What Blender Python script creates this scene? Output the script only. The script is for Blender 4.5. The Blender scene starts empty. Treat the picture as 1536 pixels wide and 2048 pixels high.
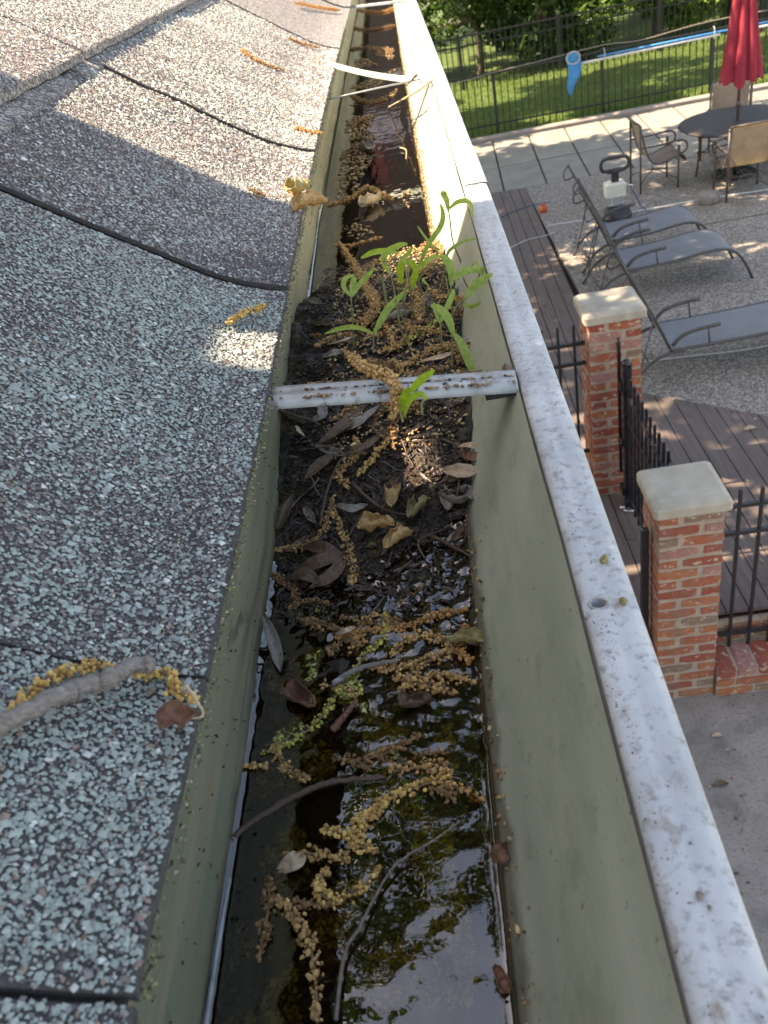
import bpy, math, random
import numpy as np
from mathutils import Vector, noise as mnoise
R = math.radians
random.seed(7); rng = np.random.default_rng(11)

# ------------------------------------------------------------------ camera
ZC = 4.3                                   # eye height over the lower concrete
F = 1700.37                                # focal length in photo pixels (1536 x 2048)
cx_ = np.array([0.98439282, -0.14669921, -0.09721176])    # world X in camera (right, down, forward)
cg_ = np.array([-0.00622215, -0.58105316, 0.81384182])    # world Y
cd_ = np.array([0.17587515, 0.80053518, 0.57289734])      # world down
CAM = np.array([0., 0., ZC])
scene = bpy.context.scene
cam_d = bpy.data.cameras.new('camera'); cam = bpy.data.objects.new('camera', cam_d)
scene.collection.objects.link(cam); scene.camera = cam
from mathutils import Matrix
M = Matrix(((cx_[0], -cx_[1], -cx_[2], 0), (cg_[0], -cg_[1], -cg_[2], 0), (-cd_[0], cd_[1], cd_[2], ZC), (0, 0, 0, 1)))
cam.matrix_world = M
cam_d.sensor_fit = 'VERTICAL'; cam_d.sensor_height = 24.0; cam_d.sensor_width = 18.0
cam_d.lens = F / 2048 * 24.0
cam_d.clip_start = 0.02; cam_d.clip_end = 400
cam_d.dof.use_dof = True; cam_d.dof.focus_distance = 0.48; cam_d.dof.aperture_fstop = 20.0

# ------------------------------------------------------------------ light
SUN_EL = 55.0
world = bpy.data.worlds.new('World'); scene.world = world; world.use_nodes = True
wn = world.node_tree.nodes; wl = world.node_tree.links
sky = wn.new('ShaderNodeTexSky'); sky.sky_type = 'NISHITA'; sky.sun_disc = False
sky.sun_elevation = R(SUN_EL); sky.sun_rotation = R(270); sky.air_density = 1.0; sky.dust_density = 1.2; sky.ozone_density = 1.0
wl.new(sky.outputs[0], wn['Background'].inputs[0]); wn['Background'].inputs[1].default_value = 0.15
sun_d = bpy.data.lights.new('sun', 'SUN'); sun_d.energy = 5.0; sun_d.angle = R(0.53); sun_d.color = (1.0, 0.93, 0.84)
sun = bpy.data.objects.new('sun', sun_d); scene.collection.objects.link(sun)
sun.rotation_euler = Vector((math.cos(R(SUN_EL)), 0.0, -math.sin(R(SUN_EL)))).to_track_quat('-Z', 'Y').to_euler()
vs = scene.view_settings
vs.view_transform = 'Standard'; vs.look = 'None'; vs.gamma = 1.0; vs.use_curve_mapping = False
vs.exposure = 1.88
vs.use_white_balance = True; vs.white_balance_temperature = 8700; vs.white_balance_tint = 14
scene.cycles.use_denoising = True
scene.cycles.max_bounces = 8; scene.cycles.transparent_max_bounces = 16

# ------------------------------------------------------------------ helpers
C = scene.collection
def ray(u, v):
    r = np.array([(u-768)/F, (v-1024)/F, 1.]); return np.array([r@cx_, r@cg_, -(r@cd_)])
def at(u, v, z):
    r = ray(u, v); return CAM + r*((z-ZC)/r[2])
def aty(u, v, Y):
    r = ray(u, v); return CAM + r*(Y/r[1])
def link(name, me, parent=None, mat=None):
    o = bpy.data.objects.new(name, me); C.objects.link(o)
    if parent: o.parent = parent
    if mat is not None and me is not None:
        me.materials.clear()
        for m in (mat if isinstance(mat, (list, tuple)) else [mat]): me.materials.append(m)
    return o
def tag(o, label=None, cat=None, group=None, kind=None):
    if label: o['label'] = label
    if cat: o['category'] = cat
    if group: o['group'] = group
    if kind: o['kind'] = kind
    return o
def thing(name, label, cat, loc=(0, 0, 0), rz=0, group=None):
    o = bpy.data.objects.new(name, None); C.objects.link(o); o.empty_display_size = .1
    o.location = loc; o.rotation_euler = (0, 0, rz); return tag(o, label, cat, group)
def copy_tree(o, parent=None):
    c = o.copy(); C.objects.link(c); c.parent = parent
    for ch in list(o.children): copy_tree(ch, c)
    return c

class MB:
    def __init__(s): s.v = []; s.f = []; s.m = []; s.sm = []
    def add(s, vs, fs, smooth=False, mi=0):
        b = len(s.v); s.v += [tuple(map(float, p)) for p in vs]
        s.f += [tuple(i+b for i in f) for f in fs]; s.m += [mi]*len(fs); s.sm += [smooth]*len(fs); return s
    def box(s, a, b, mi=0, ch=0.0):
        x0, y0, z0 = a; x1, y1, z1 = b
        if ch <= 0:
            vs = [(x0,y0,z0),(x1,y0,z0),(x1,y1,z0),(x0,y1,z0),(x0,y0,z1),(x1,y0,z1),(x1,y1,z1),(x0,y1,z1)]
            return s.add(vs, [(0,3,2,1),(4,5,6,7),(0,1,5,4),(1,2,6,5),(2,3,7,6),(3,0,4,7)], mi=mi)
        c = ch                                                   # box with bevelled top
        vs = [(x0,y0,z0),(x1,y0,z0),(x1,y1,z0),(x0,y1,z0),(x0,y0,z1-c),(x1,y0,z1-c),(x1,y1,z1-c),(x0,y1,z1-c),
              (x0+c,y0+c,z1),(x1-c,y0+c,z1),(x1-c,y1-c,z1),(x0+c,y1-c,z1)]
        return s.add(vs, [(0,3,2,1),(0,1,5,4),(1,2,6,5),(2,3,7,6),(3,0,4,7),(4,5,9,8),(5,6,10,9),(6,7,11,10),(7,4,8,11),(8,9,10,11)], mi=mi)
    def tube(s, pts, r, n=6, mi=0, caps=True, flat=1.0):
        P = [np.array(p, float) for p in pts]; k = len(P); rr = r if isinstance(r, (list, tuple)) else [r]*k
        T = []
        for i in range(k):
            t = P[min(i+1, k-1)] - P[max(i-1, 0)]; T.append(t/(np.linalg.norm(t)+1e-12))
        up = np.array([0, 0, 1.]) if abs(T[0][2]) < .9 else np.array([1., 0, 0]); vs = []
        a = np.cross(T[0], up); a /= np.linalg.norm(a)
        for i in range(k):
            a = a - T[i]*(a@T[i]); a /= (np.linalg.norm(a)+1e-12); b = np.cross(T[i], a)
            for j in range(n):
                q = 2*math.pi*j/n; vs.append(P[i] + rr[i]*(math.cos(q)*a + flat*math.sin(q)*b))
        fs = [(i*n+j, i*n+(j+1)%n, (i+1)*n+(j+1)%n, (i+1)*n+j) for i in range(k-1) for j in range(n)]
        if caps: fs += [tuple(range(n-1, -1, -1)), tuple(range((k-1)*n, k*n))]
        return s.add(vs, fs, smooth=True, mi=mi)
    def lathe(s, prof, c=(0, 0, 0), n=16, mi=0):
        vs = [(c[0]+r*math.cos(2*math.pi*j/n), c[1]+r*math.sin(2*math.pi*j/n), c[2]+z) for r, z in prof for j in range(n)]
        k = len(prof)
        fs = [(i*n+j, i*n+(j+1)%n, (i+1)*n+(j+1)%n, (i+1)*n+j) for i in range(k-1) for j in range(n)]
        fs += [tuple(range(n-1, -1, -1)), tuple(range((k-1)*n, k*n))]
        return s.add(vs, fs, smooth=True, mi=mi)
    def grid(s, fn, us, vs_, mi=0, smooth=True):
        nu, nv = len(us), len(vs_)
        return s.add([fn(u, v) for u in us for v in vs_], [(i*nv+j, i*nv+j+1, (i+1)*nv+j+1, (i+1)*nv+j) for i in range(nu-1) for j in range(nv-1)], smooth=smooth, mi=mi)
    def ribbon(s, pts, w, face=(0.1, -.8, .6), fold=.15, mi=0):
        P = [np.array(p, float) for p in pts]; k = len(P); vs = []; pv = None
        for i in range(k):
            t = P[min(i+1, k-1)] - P[max(i-1, 0)]; t /= (np.linalg.norm(t)+1e-12)
            sd = np.cross(t, np.array(face)); sd /= (np.linalg.norm(sd)+1e-9)
            if pv is not None:
                if sd@pv < 0: sd = -sd
                sd = sd*.45+pv*.55; sd -= t*(sd@t); sd /= (np.linalg.norm(sd)+1e-9)
            pv = sd; nn = np.cross(sd, t)
            vs += [P[i]-sd*w[i], P[i]-nn*w[i]*fold, P[i]+sd*w[i]]
        return s.add(vs, [(3*i+j, 3*i+j+1, 3*i+4+j, 3*i+3+j) for i in range(k-1) for j in (0, 1)], smooth=True, mi=mi)
    def mesh(s, name='m'):
        me = bpy.data.meshes.new(name); me.from_pydata(s.v, [], s.f)
        me.polygons.foreach_set('material_index', s.m); me.polygons.foreach_set('use_smooth', s.sm); me.update(); return me
    def obj(s, name, mat, parent=None): return link(name, s.mesh(name), parent, mat)

def np_mesh(name, V, Fq, cols=None, smooth=False):
    """big mesh from arrays; Fq is (n,3) or (n,4); cols per face colour attribute."""
    me = bpy.data.meshes.new(name); n, k = Fq.shape
    me.vertices.add(len(V)); me.vertices.foreach_set('co', V.astype(np.float32).ravel())
    me.loops.add(n*k); me.loops.foreach_set('vertex_index', Fq.astype(np.int32).ravel())
    me.polygons.add(n); me.polygons.foreach_set('loop_start', np.arange(0, n*k, k, dtype=np.int32))
    me.polygons.foreach_set('use_smooth', np.full(n, smooth))
    me.update(calc_edges=True)
    if cols is not None:
        a = me.attributes.new('tint', 'FLOAT_COLOR', 'FACE')
        a.data.foreach_set('color', np.concatenate([cols, np.ones((n, 1))], 1).astype(np.float32).ravel())
    return me

def smoothline(pts, n):
    """Catmull-Rom through pts, n samples."""
    P = [np.array(p, float) for p in pts]
    if len(P) == 2: return [P[0] + (P[1]-P[0])*i/(n-1) for i in range(n)]
    Q = [2*P[0]-P[1]] + P + [2*P[-1]-P[-2]]; out = []
    for i in range(n):
        t = i/(n-1)*(len(P)-1); k = min(int(t), len(P)-2); t -= k
        a, b, c, d = Q[k:k+4]
        out.append(.5*((2*b) + (c-a)*t + (2*a-5*b+4*c-d)*t*t + (3*b-a-3*c+d)*t**3))
    return out

# ------------------------------------------------------------------ materials
def mat(name, ramp, scale=5, detail=6, rough=.7, bump=0.0, bscale=None, metal=0, spec=.5, space='world', stretch=(1, 1, 1),
        layers=(), voro=False, trans=0, dist=.02, rnoise=0, tide=None, tint=False, backlight=None, alpha=None, coat=0):
    """noise-ramped principled. layers: (colour, noise scale, threshold lo, hi, stretch) painted over one another."""
    m = bpy.data.materials.new(name); m.use_nodes = True; nt = m.node_tree; N = nt.nodes; L = nt.links
    b = N['Principled BSDF']; out = N['Material Output']
    if space == 'world': src = N.new('ShaderNodeNewGeometry').outputs['Position']
    else: src = N.new('ShaderNodeTexCoord').outputs['Object']
    def vec(st):
        mp = N.new('ShaderNodeMapping'); mp.inputs['Scale'].default_value = st; L.new(src, mp.inputs[0]); return mp.outputs[0]
    if tint:
        a = N.new('ShaderNodeAttribute'); a.attribute_name = 'tint'; col = a.outputs['Color']
    else:
        if voro:
            n = N.new('ShaderNodeTexVoronoi'); n.inputs['Scale'].default_value = scale; L.new(vec(stretch), n.inputs['Vector'])
            sp = N.new('ShaderNodeSeparateColor'); L.new(n.outputs['Color'], sp.inputs[0]); fac = sp.outputs[0]
        else:
            n = N.new('ShaderNodeTexNoise'); n.inputs['Scale'].default_value = scale; n.inputs['Detail'].default_value = detail
            n.inputs['Roughness'].default_value = .62; L.new(vec(stretch), n.inputs['Vector']); fac = n.outputs['Fac']
        cr = N.new('ShaderNodeValToRGB'); L.new(fac, cr.inputs[0]); e = cr.color_ramp.elements
        while len(e) < len(ramp): e.new(.5)
        for i, (p, c) in enumerate(ramp): e[i].position = p; e[i].color = (*c, 1)
        col = cr.outputs[0]
    for (lc, ls, lo, hi, st) in layers:
        n2 = N.new('ShaderNodeTexNoise'); n2.inputs['Scale'].default_value = ls; n2.inputs['Detail'].default_value = 7; n2.inputs['Roughness'].default_value = .65
        L.new(vec(st), n2.inputs['Vector'])
        mr = N.new('ShaderNodeMapRange'); mr.inputs['From Min'].default_value = lo; mr.inputs['From Max'].default_value = hi; L.new(n2.outputs['Fac'], mr.inputs[0])
        mx = N.new('ShaderNodeMix'); mx.data_type = 'RGBA'; L.new(mr.outputs[0], mx.inputs['Factor']); L.new(col, mx.inputs[6]); mx.inputs[7].default_value = (*lc, 1); col = mx.outputs[2]
    if tide:                                                  # old high-water stain: everything below an uneven level
        zc_, amp, tc = tide; sx = N.new('ShaderNodeSeparateXYZ'); L.new(src, sx.inputs[0])
        n3 = N.new('ShaderNodeTexNoise'); n3.inputs['Scale'].default_value = 45; n3.inputs['Detail'].default_value = 8; L.new(src, n3.inputs['Vector'])
        ma = N.new('ShaderNodeMath'); ma.operation = 'MULTIPLY_ADD'; L.new(n3.outputs['Fac'], ma.inputs[0]); ma.inputs[1].default_value = amp; L.new(sx.outputs['Z'], ma.inputs[2])
        mr = N.new('ShaderNodeMapRange'); mr.inputs['From Min'].default_value = zc_+amp*.5+.003; mr.inputs['From Max'].default_value = zc_+amp*.5-.001; L.new(ma.outputs[0], mr.inputs[0])
        mq = N.new('ShaderNodeMath'); mq.operation = 'MULTIPLY'; L.new(mr.outputs[0], mq.inputs[0]); mq.inputs[1].default_value = .75
        mx = N.new('ShaderNodeMix'); mx.data_type = 'RGBA'; L.new(mq.outputs[0], mx.inputs['Factor']); L.new(col, mx.inputs[6]); mx.inputs[7].default_value = (*tc, 1); col = mx.outputs[2]
    L.new(col, b.inputs['Base Color'])
    b.inputs['Roughness'].default_value = rough; b.inputs['Metallic'].default_value = metal; b.inputs['Specular IOR Level'].default_value = spec
    if coat: b.inputs['Coat Weight'].default_value = coat; b.inputs['Coat Roughness'].default_value = .12
    if trans: b.inputs['Transmission Weight'].default_value = trans
    if bump:
        bn = N.new('ShaderNodeTexVoronoi' if voro else 'ShaderNodeTexNoise'); bn.inputs['Scale'].default_value = bscale or scale*4
        if not voro: bn.inputs['Detail'].default_value = 8
        L.new(vec(stretch), bn.inputs['Vector'])
        bp = N.new('ShaderNodeBump'); bp.inputs['Strength'].default_value = bump; bp.inputs['Distance'].default_value = dist
        if voro: bp.invert = True
        L.new(bn.outputs['Distance' if voro else 'Fac'], bp.inputs['Height']); L.new(bp.outputs[0], b.inputs['Normal'])
    if backlight:                                             # leaves and cloth let light through
        tr = N.new('ShaderNodeBsdfTranslucent'); mx = N.new('ShaderNodeMixShader'); mx.inputs[0].default_value = backlight
        mc = N.new('ShaderNodeMix'); mc.data_type = 'RGBA'; mc.blend_type = 'MULTIPLY'; mc.inputs['Factor'].default_value = 1
        L.new(col, mc.inputs[6]); mc.inputs[7].default_value = (1.6, 1.6, .9, 1); L.new(mc.outputs[2], tr.inputs[0])
        L.new(b.outputs[0], mx.inputs[1]); L.new(tr.outputs[0], mx.inputs[2]); L.new(mx.outputs[0], out.inputs[0])
    return m
g = lambda v, w=None, x=None: (v, v if w is None else w, v if x is None else x)
MT = {}
MT['granule'] = mat('granule', None, tint=True, rough=.75, spec=.35)
MT['shingle'] = mat('shingle', [(.0, (.07,.065,.075)), (.35, (.13,.122,.12)), (.6, (.23,.215,.21)), (.85, (.36,.34,.325)), (1, (.46,.43,.42))], scale=560, voro=True, bump=1.0, bscale=520, dist=.0016, rough=.85)
MT['shingle_base'] = mat('shingle_base', [(.3, (.035,.033,.033)), (.7, (.085,.082,.081))], scale=700, rough=.9, bump=.6, bscale=900, dist=.001)
MT['edge_grit'] = mat('edge_grit', [(.3, (.07,.065,.055)), (.6, (.16,.16,.14)), (.8, (.30,.32,.29))], scale=700, rough=.9, bump=.8, bscale=700, dist=.001)
MT['asphalt_edge'] = mat('asphalt_edge', [(.3, g(.03)), (.7, g(.09))], scale=300, rough=.9, bump=.4, dist=.001)
MT['gutter_front'] = mat('gutter_front', [(.25, (.285,.305,.225)), (.5, (.39,.415,.32)), (.75, (.50,.515,.42))], scale=9, stretch=(1, .35, 2.4), rough=.6, tide=(ZC-.260+.006, .016, (.11,.095,.065)), bump=.25, bscale=260, dist=.0006,
    layers=[((.27,.33,.22), 7, .54, .72, (1,.5,2)), ((.09,.085,.06), 190, .64, .72, (1,1,1)), ((.50,.50,.42), 130, .68, .76, (1,.8,1)), ((.035,.03,.02), 420, .66, .70, (1,1,1)), ((.17,.16,.12), 11, .58, .76, (1,.3,.9)), ((.24,.255,.18), 55, .55, .75, (1,.6,1)), ((.44,.45,.36), 34, .56, .72, (1,.35,1))])
MT['gutter_back'] = mat('gutter_back', [(.25, (.16,.14,.08)), (.5, (.28,.25,.15)), (.75, (.39,.34,.22))], scale=14, stretch=(1, .3, 3), rough=.6, tide=(ZC-.260+.004, .014, (.10,.09,.06)), bump=.3, bscale=240, dist=.0006,
    layers=[((.19,.24,.16), 30, .48, .66, (1,.14,2.6)), ((.12,.115,.08), 45, .55, .70, (1,.12,2.6)), ((.05,.05,.035), 60, .60, .70, (1,.35,1)), ((.55,.53,.42), 100, .70, .78, (1,.5,1))])
MT['gutter_lip'] = mat('gutter_lip', [(.25, (.36,.38,.385)), (.5, (.475,.495,.50)), (.8, (.60,.61,.61))], scale=26, rough=.55, bump=.25, bscale=500, dist=.0005,
    layers=[((.40,.44,.48), 40, .55, .8, (1,1,1)), ((.25,.19,.13), 120, .59, .74, (1,.6,1)), ((.27,.27,.26), 300, .52, .68, (1,1,1)), ((.12,.10,.08), 330, .67, .74, (1,1,1)), ((.82,.82,.78), 60, .62, .74, (1,1,1))])
MT['gutter_floor'] = mat('gutter_floor', [(.3, (.035,.02,.008)), (.55, (.09,.05,.02)), (.8, (.17,.10,.045))], scale=18, stretch=(1,.4,1), rough=.7, layers=[((.012,.008,.005), 30, .5, .65, (1,.5,1))])
MT['strap'] = mat('strap', [(.3, (.33,.345,.35)), (.7, (.48,.50,.50))], scale=90, rough=.5, metal=.3, bump=.2, dist=.0004, layers=[((.16,.13,.10), 110, .53, .66, (1,1,1)), ((.26,.24,.20), 40, .5, .66, (.4,1,1))])
MT['strap_green'] = mat('strap_green', [(.3, (.36,.42,.34)), (.7, (.55,.60,.50))], scale=60, rough=.5, layers=[((.16,.13,.09), 120, .62, .7, (1,1,1))])
MT['sludge'] = mat('sludge', [(.3, (.005,.003,.002)), (.55, (.02,.012,.008)), (.8, (.06,.036,.02))], scale=200, rough=.22, bump=1.0, bscale=330, dist=.003, spec=.6)
MT['bed'] = mat('bed', [(.35, (.006,.004,.002)), (.55, (.045,.026,.011)), (.75, (.12,.08,.03))], scale=120, rough=.6, bump=.8, bscale=400, dist=.002,
    layers=[((.17,.20,.035), 260, .57, .66, (1,1,1)), ((.02,.013,.006), 22, .44, .56, (1,1,1))])
MT['algae'] = mat('algae', None, tint=True, rough=.45, spec=.5)
MT['scum'] = mat('scum', [(.3, (.25,.27,.26)), (.7, (.45,.48,.50))], scale=100, rough=.25)
MT['catkin'] = mat('catkin', None, tint=True, rough=.75)
MT['catkin_stem'] = mat('catkin_stem', [(.3, (.12,.07,.03)), (.7, (.25,.16,.07))], scale=200, rough=.8)
MT['seedling'] = mat('seedling', [(.3, (.19,.29,.045)), (.7, (.36,.47,.12))], scale=420, rough=.42, spec=.4, backlight=.45, stretch=(1,1,.4))
MT['seedling_lime'] = mat('seedling_lime', [(.3, (.20,.32,.03)), (.7, (.34,.46,.06))], scale=420, rough=.38, backlight=.45)
MT['seedling_stem'] = mat('seedling_stem', [(.3, (.20,.16,.07)), (.7, (.25,.28,.12))], scale=70, rough=.5, backlight=.2)
MT['leaf_tan'] = mat('leaf_tan', [(.3, (.34,.20,.08)), (.5, (.56,.38,.17)), (.7, (.66,.48,.24))], scale=520, rough=.6, backlight=.3, bump=.3, dist=.0006)
MT['leaf_brown'] = mat('leaf_brown', [(.3, (.06,.035,.02)), (.7, (.17,.10,.055))], scale=600, rough=.55, bump=.5, dist=.0008, stretch=(1,.4,1))
MT['leaf_dark'] = mat('leaf_dark', [(.3, (.02,.012,.008)), (.62, (.055,.032,.02)), (.8, (.16,.10,.06))], scale=160, rough=.35, bump=.5, bscale=900, dist=.0005)
MT['leaf_grey'] = mat('leaf_grey', [(.3, (.15,.125,.10)), (.7, (.31,.27,.22))], scale=650, rough=.7, bump=.4, dist=.0006)
MT['leaf_straw'] = mat('leaf_straw', [(.3, (.32,.21,.12)), (.7, (.60,.47,.32))], scale=620, rough=.6, stretch=(.2,1,1), bump=.4, dist=.0005)
MT['leaf_red'] = mat('leaf_red', [(.3, (.09,.035,.02)), (.7, (.22,.10,.055))], scale=600, rough=.6)
MT['leaf_olive'] = mat('leaf_olive', [(.3, (.20,.16,.06)), (.7, (.44,.37,.17))], scale=560, rough=.55, backlight=.25)
MT['bark_grey'] = mat('bark_grey', [(.3, (.13,.115,.105)), (.7, (.28,.255,.235))], scale=800, stretch=(.22,1,1), rough=.85, bump=1.0, bscale=900, dist=.0012, layers=[((.06,.05,.045), 500, .60, .70, (.12,1,1)), ((.42,.40,.37), 160, .58, .70, (.5,1,1))])
MT['twig'] = mat('twig', [(.3, (.055,.03,.018)), (.7, (.14,.08,.05))], scale=900, rough=.5, bump=.5, dist=.0006)
MT['twig_mid'] = mat('twig_mid', [(.3, (.09,.065,.05)), (.7, (.24,.19,.15))], scale=700, stretch=(1,.4,1), rough=.6, bump=.6, bscale=1500, dist=.0004)
MT['litter'] = mat('litter', None, tint=True, rough=.55)
# water: clear brown film over the bed, mirror by angle
def water_mat():
    m = bpy.data.materials.new('gutter_water'); m.use_nodes = True; nt = m.node_tree; N = nt.nodes; L = nt.links
    N.remove(N['Principled BSDF']); out = N['Material Output']
    t = N.new('ShaderNodeBsdfTransparent'); t.inputs[0].default_value = (.66, .52, .33, 1)
    gl = N.new('ShaderNodeBsdfGlossy'); gl.inputs['Roughness'].default_value = .0; gl.inputs[0].default_value = (1, 1, 1, 1)
    fr = N.new('ShaderNodeFresnel'); fr.inputs[0].default_value = 1.9
    geo = N.new('ShaderNodeNewGeometry'); n = N.new('ShaderNodeTexNoise'); n.inputs['Scale'].default_value = 55; n.inputs['Detail'].default_value = 3
    L.new(geo.outputs['Position'], n.inputs['Vector']); bp = N.new('ShaderNodeBump'); bp.inputs['Strength'].default_value = .25; bp.inputs['Distance'].default_value = .0012
    L.new(n.outputs['Fac'], bp.inputs['Height']); L.new(bp.outputs[0], gl.inputs['Normal']); L.new(bp.outputs[0], fr.inputs['Normal'])
    mx = N.new('ShaderNodeMixShader'); L.new(fr.outputs[0], mx.inputs[0]); L.new(t.outputs[0], mx.inputs[1]); L.new(gl.outputs[0], mx.inputs[2]); L.new(mx.outputs[0], out.inputs[0])
    return m
MT['water'] = water_mat()
MT['concrete'] = mat('concrete', [(.3, (.24,.205,.175)), (.6, (.33,.29,.25)), (.8, (.42,.375,.33))], scale=1.6, detail=10, rough=.9, bump=.5, bscale=90, dist=.006,
    layers=[((.17,.145,.12), 55, .52, .66, (1,1,1)), ((.40,.37,.33), 75, .60, .70, (1,1,1)), ((.16,.145,.125), 2.2, .5, .7, (1,1,1))])
MT['aggregate'] = mat('aggregate', [(.0, (.08,.068,.058)), (.3, (.15,.13,.11)), (.6, (.245,.215,.185)), (1, (.42,.38,.33))], scale=75, voro=True, rough=.9, bump=.6, bscale=75, dist=.01,
    layers=[((.14,.13,.08), 1.4, .60, .78, (1,1,1))])
MT['slab'] = mat('slab', [(.3, (.175,.165,.14)), (.7, (.26,.245,.21))], scale=2.5, detail=9, rough=.9, bump=.3, bscale=60, dist=.004, layers=[((.20,.20,.16), 3, .58, .72, (1,1,1))])
MT['joint'] = mat('joint', [(.3, (.05,.04,.03)), (.7, (.10,.085,.06))], scale=30, rough=.95)
MT['deck'] = mat('deck', [(.3, (.09,.068,.06)), (.5, (.125,.095,.083)), (.75, (.16,.125,.11))], scale=9, stretch=(4, .25, 1), rough=.8, bump=.3, bscale=60, dist=.003,
    layers=[((.08,.066,.055), 4, .56, .72, (1,.6,1)), ((.24,.20,.17), 60, .68, .76, (1,.3,1))])
MT['deck_under'] = mat('deck_under', [(.3, g(.01)), (.7, g(.02))], scale=5, rough=.95)
MT['curb'] = mat('curb', [(.3, (.20,.17,.15)), (.7, (.31,.27,.24))], scale=6, rough=.9, bump=.3, dist=.006)
MT['lawn'] = mat('lawn', [(.3, (.035,.06,.01)), (.7, (.075,.12,.02))], scale=4, rough=.95, bump=.6, bscale=60, dist=.03)
MT['grass'] = mat('grass', None, tint=True, rough=.6, backlight=.4)
MT['soil'] = mat('soil', [(.3, (.05,.04,.02)), (.7, (.10,.085,.04))], scale=3, rough=.95)
BR = [((.30,.085,.045),(.42,.13,.065)), ((.25,.06,.037),(.35,.09,.055)), ((.34,.11,.05),(.45,.16,.07)), ((.20,.12,.08),(.28,.19,.13)), ((.30,.13,.10),(.42,.21,.17))]
for i, (a, b_) in enumerate(BR):
    MT['brick%d' % i] = mat('brick%d' % i, [(.3, a), (.7, b_)], scale=30, rough=.9, bump=.5, bscale=150, dist=.004, layers=[((.55,.46,.36), 22, .57, .64, (1,1,1.6)), ((.12,.07,.05), 90, .60, .72, (1,1,1)), ((.20,.15,.11), 5, .52, .75, (1,1,.6))])
MT['mortar'] = mat('mortar', [(.3, (.32,.24,.18)), (.7, (.46,.37,.28))], scale=20, rough=.95, bump=.8, bscale=70, dist=.006, layers=[((.28,.20,.14), 26, .60, .72, (1,1,1))])
MT['capstone'] = mat('capstone', [(.3, (.36,.32,.25)), (.7, (.47,.43,.35))], scale=8, rough=.85, bump=.25, bscale=90, dist=.004, layers=[((.30,.28,.22), 5, .52, .7, (1,1,1)), ((.15,.13,.10), 60, .68, .74, (1,1,1))])
MT['black_iron'] = mat('black_iron', [(.3, (.012,.012,.014)), (.7, (.03,.028,.03))], scale=20, rough=.4, spec=.5, layers=[((.07,.05,.04), 60, .64, .72, (1,1,1))])
MT['black_gloss'] = mat('black_gloss', [(.3, g(.01)), (.7, (.022,.022,.028))], scale=20, rough=.22, spec=.6)
MT['steel'] = mat('steel', [(.3, g(.5)), (.7, g(.7))], scale=30, rough=.25, metal=.9)
MT['fence_dark'] = mat('fence_dark', [(.3, (.010,.012,.010)), (.7, (.022,.024,.02))], scale=20, rough=.5)
MT['lounge_frame'] = mat('lounge_frame', [(.3, (.055,.05,.048)), (.7, (.10,.092,.088))], scale=20, rough=.4)
MT['sling_grey'] = mat('sling_grey', [(.3, (.155,.16,.165)), (.7, (.20,.205,.212))], scale=4, rough=.65, bump=.15, bscale=300, dist=.002)
MT['sling_tan'] = mat('sling_tan', [(.3, (.20,.15,.12)), (.7, (.29,.225,.185))], scale=6, rough=.8, bump=.2, bscale=300, dist=.002, backlight=.15)
MT['chair_frame'] = mat('chair_frame', [(.3, (.055,.042,.032)), (.7, (.12,.09,.07))], scale=20, rough=.45)
MT['table_top'] = mat('table_top', [(.3, (.02,.017,.018)), (.7, (.06,.05,.05))], scale=30, rough=.5, bump=.4, bscale=50, dist=.003, spec=.3)
MT['red_cloth'] = mat('red_cloth', [(.3, (.28,.022,.042)), (.7, (.40,.038,.065))], scale=4, rough=.85, bump=.2, bscale=60, dist=.004, backlight=.25)
MT['blue_net'] = mat('blue_net', [(.3, (.02,.20,.50)), (.7, (.05,.34,.70))], scale=12, rough=.6, bump=.3, dist=.003, backlight=.3)
MT['blue_paint'] = mat('blue_paint', [(.3, (.03,.20,.50)), (.7, (.05,.30,.62))], scale=12, rough=.35)
MT['white_metal'] = mat('white_metal', [(.3, (.55,.56,.56)), (.7, (.74,.75,.75))], scale=12, rough=.4)
MT['grey_metal'] = mat('grey_metal', [(.3, (.30,.33,.34)), (.7, (.42,.45,.46))], scale=12, rough=.5)
MT['ivory_metal'] = mat('ivory_metal', [(.3, (.52,.50,.42)), (.7, (.66,.64,.56))], scale=12, rough=.45, layers=[((.30,.27,.2), 20, .62, .74, (1,1,1))])
MT['orange_plastic'] = mat('orange_plastic', [(.3, (.55,.09,.03)), (.7, (.66,.14,.05))], scale=12, rough=.4)
MT['blue_cable'] = mat('blue_cable', [(.3, (.03,.07,.16)), (.7, (.05,.10,.22))], scale=12, rough=.5)
MT['stone'] = mat('stone', [(.3, (.16,.135,.12)), (.7, (.27,.235,.21))], scale=12, rough=.9, bump=.5, dist=.01)
MT['foliage'] = mat('foliage', None, tint=True, rough=.5, spec=.4, backlight=.38)
MT['trunk'] = mat('trunk', [(.3, (.07,.05,.035)), (.7, (.14,.11,.08))], scale=6, stretch=(3,3,.5), rough=.95, bump=.8, dist=.03)
MT['siding'] = mat('siding', [(.3, (.42,.38,.40)), (.7, (.50,.46,.48))], scale=4, rough=.7)
MT['wing_board'] = mat('wing_board', [(.3, (.34,.30,.24)), (.7, (.46,.42,.34))], scale=6, stretch=(1,1,5), rough=.8)
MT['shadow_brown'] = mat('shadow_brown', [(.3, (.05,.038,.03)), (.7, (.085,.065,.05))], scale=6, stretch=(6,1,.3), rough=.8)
MT['shutter_red'] = mat('shutter_red', [(.3, (.15,.035,.03)), (.7, (.20,.05,.04))], scale=6, rough=.7)
MT['glass_dark'] = mat('glass_dark', [(.3, g(.02)), (.7, g(.04))], scale=2, rough=.05, spec=.8)

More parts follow.
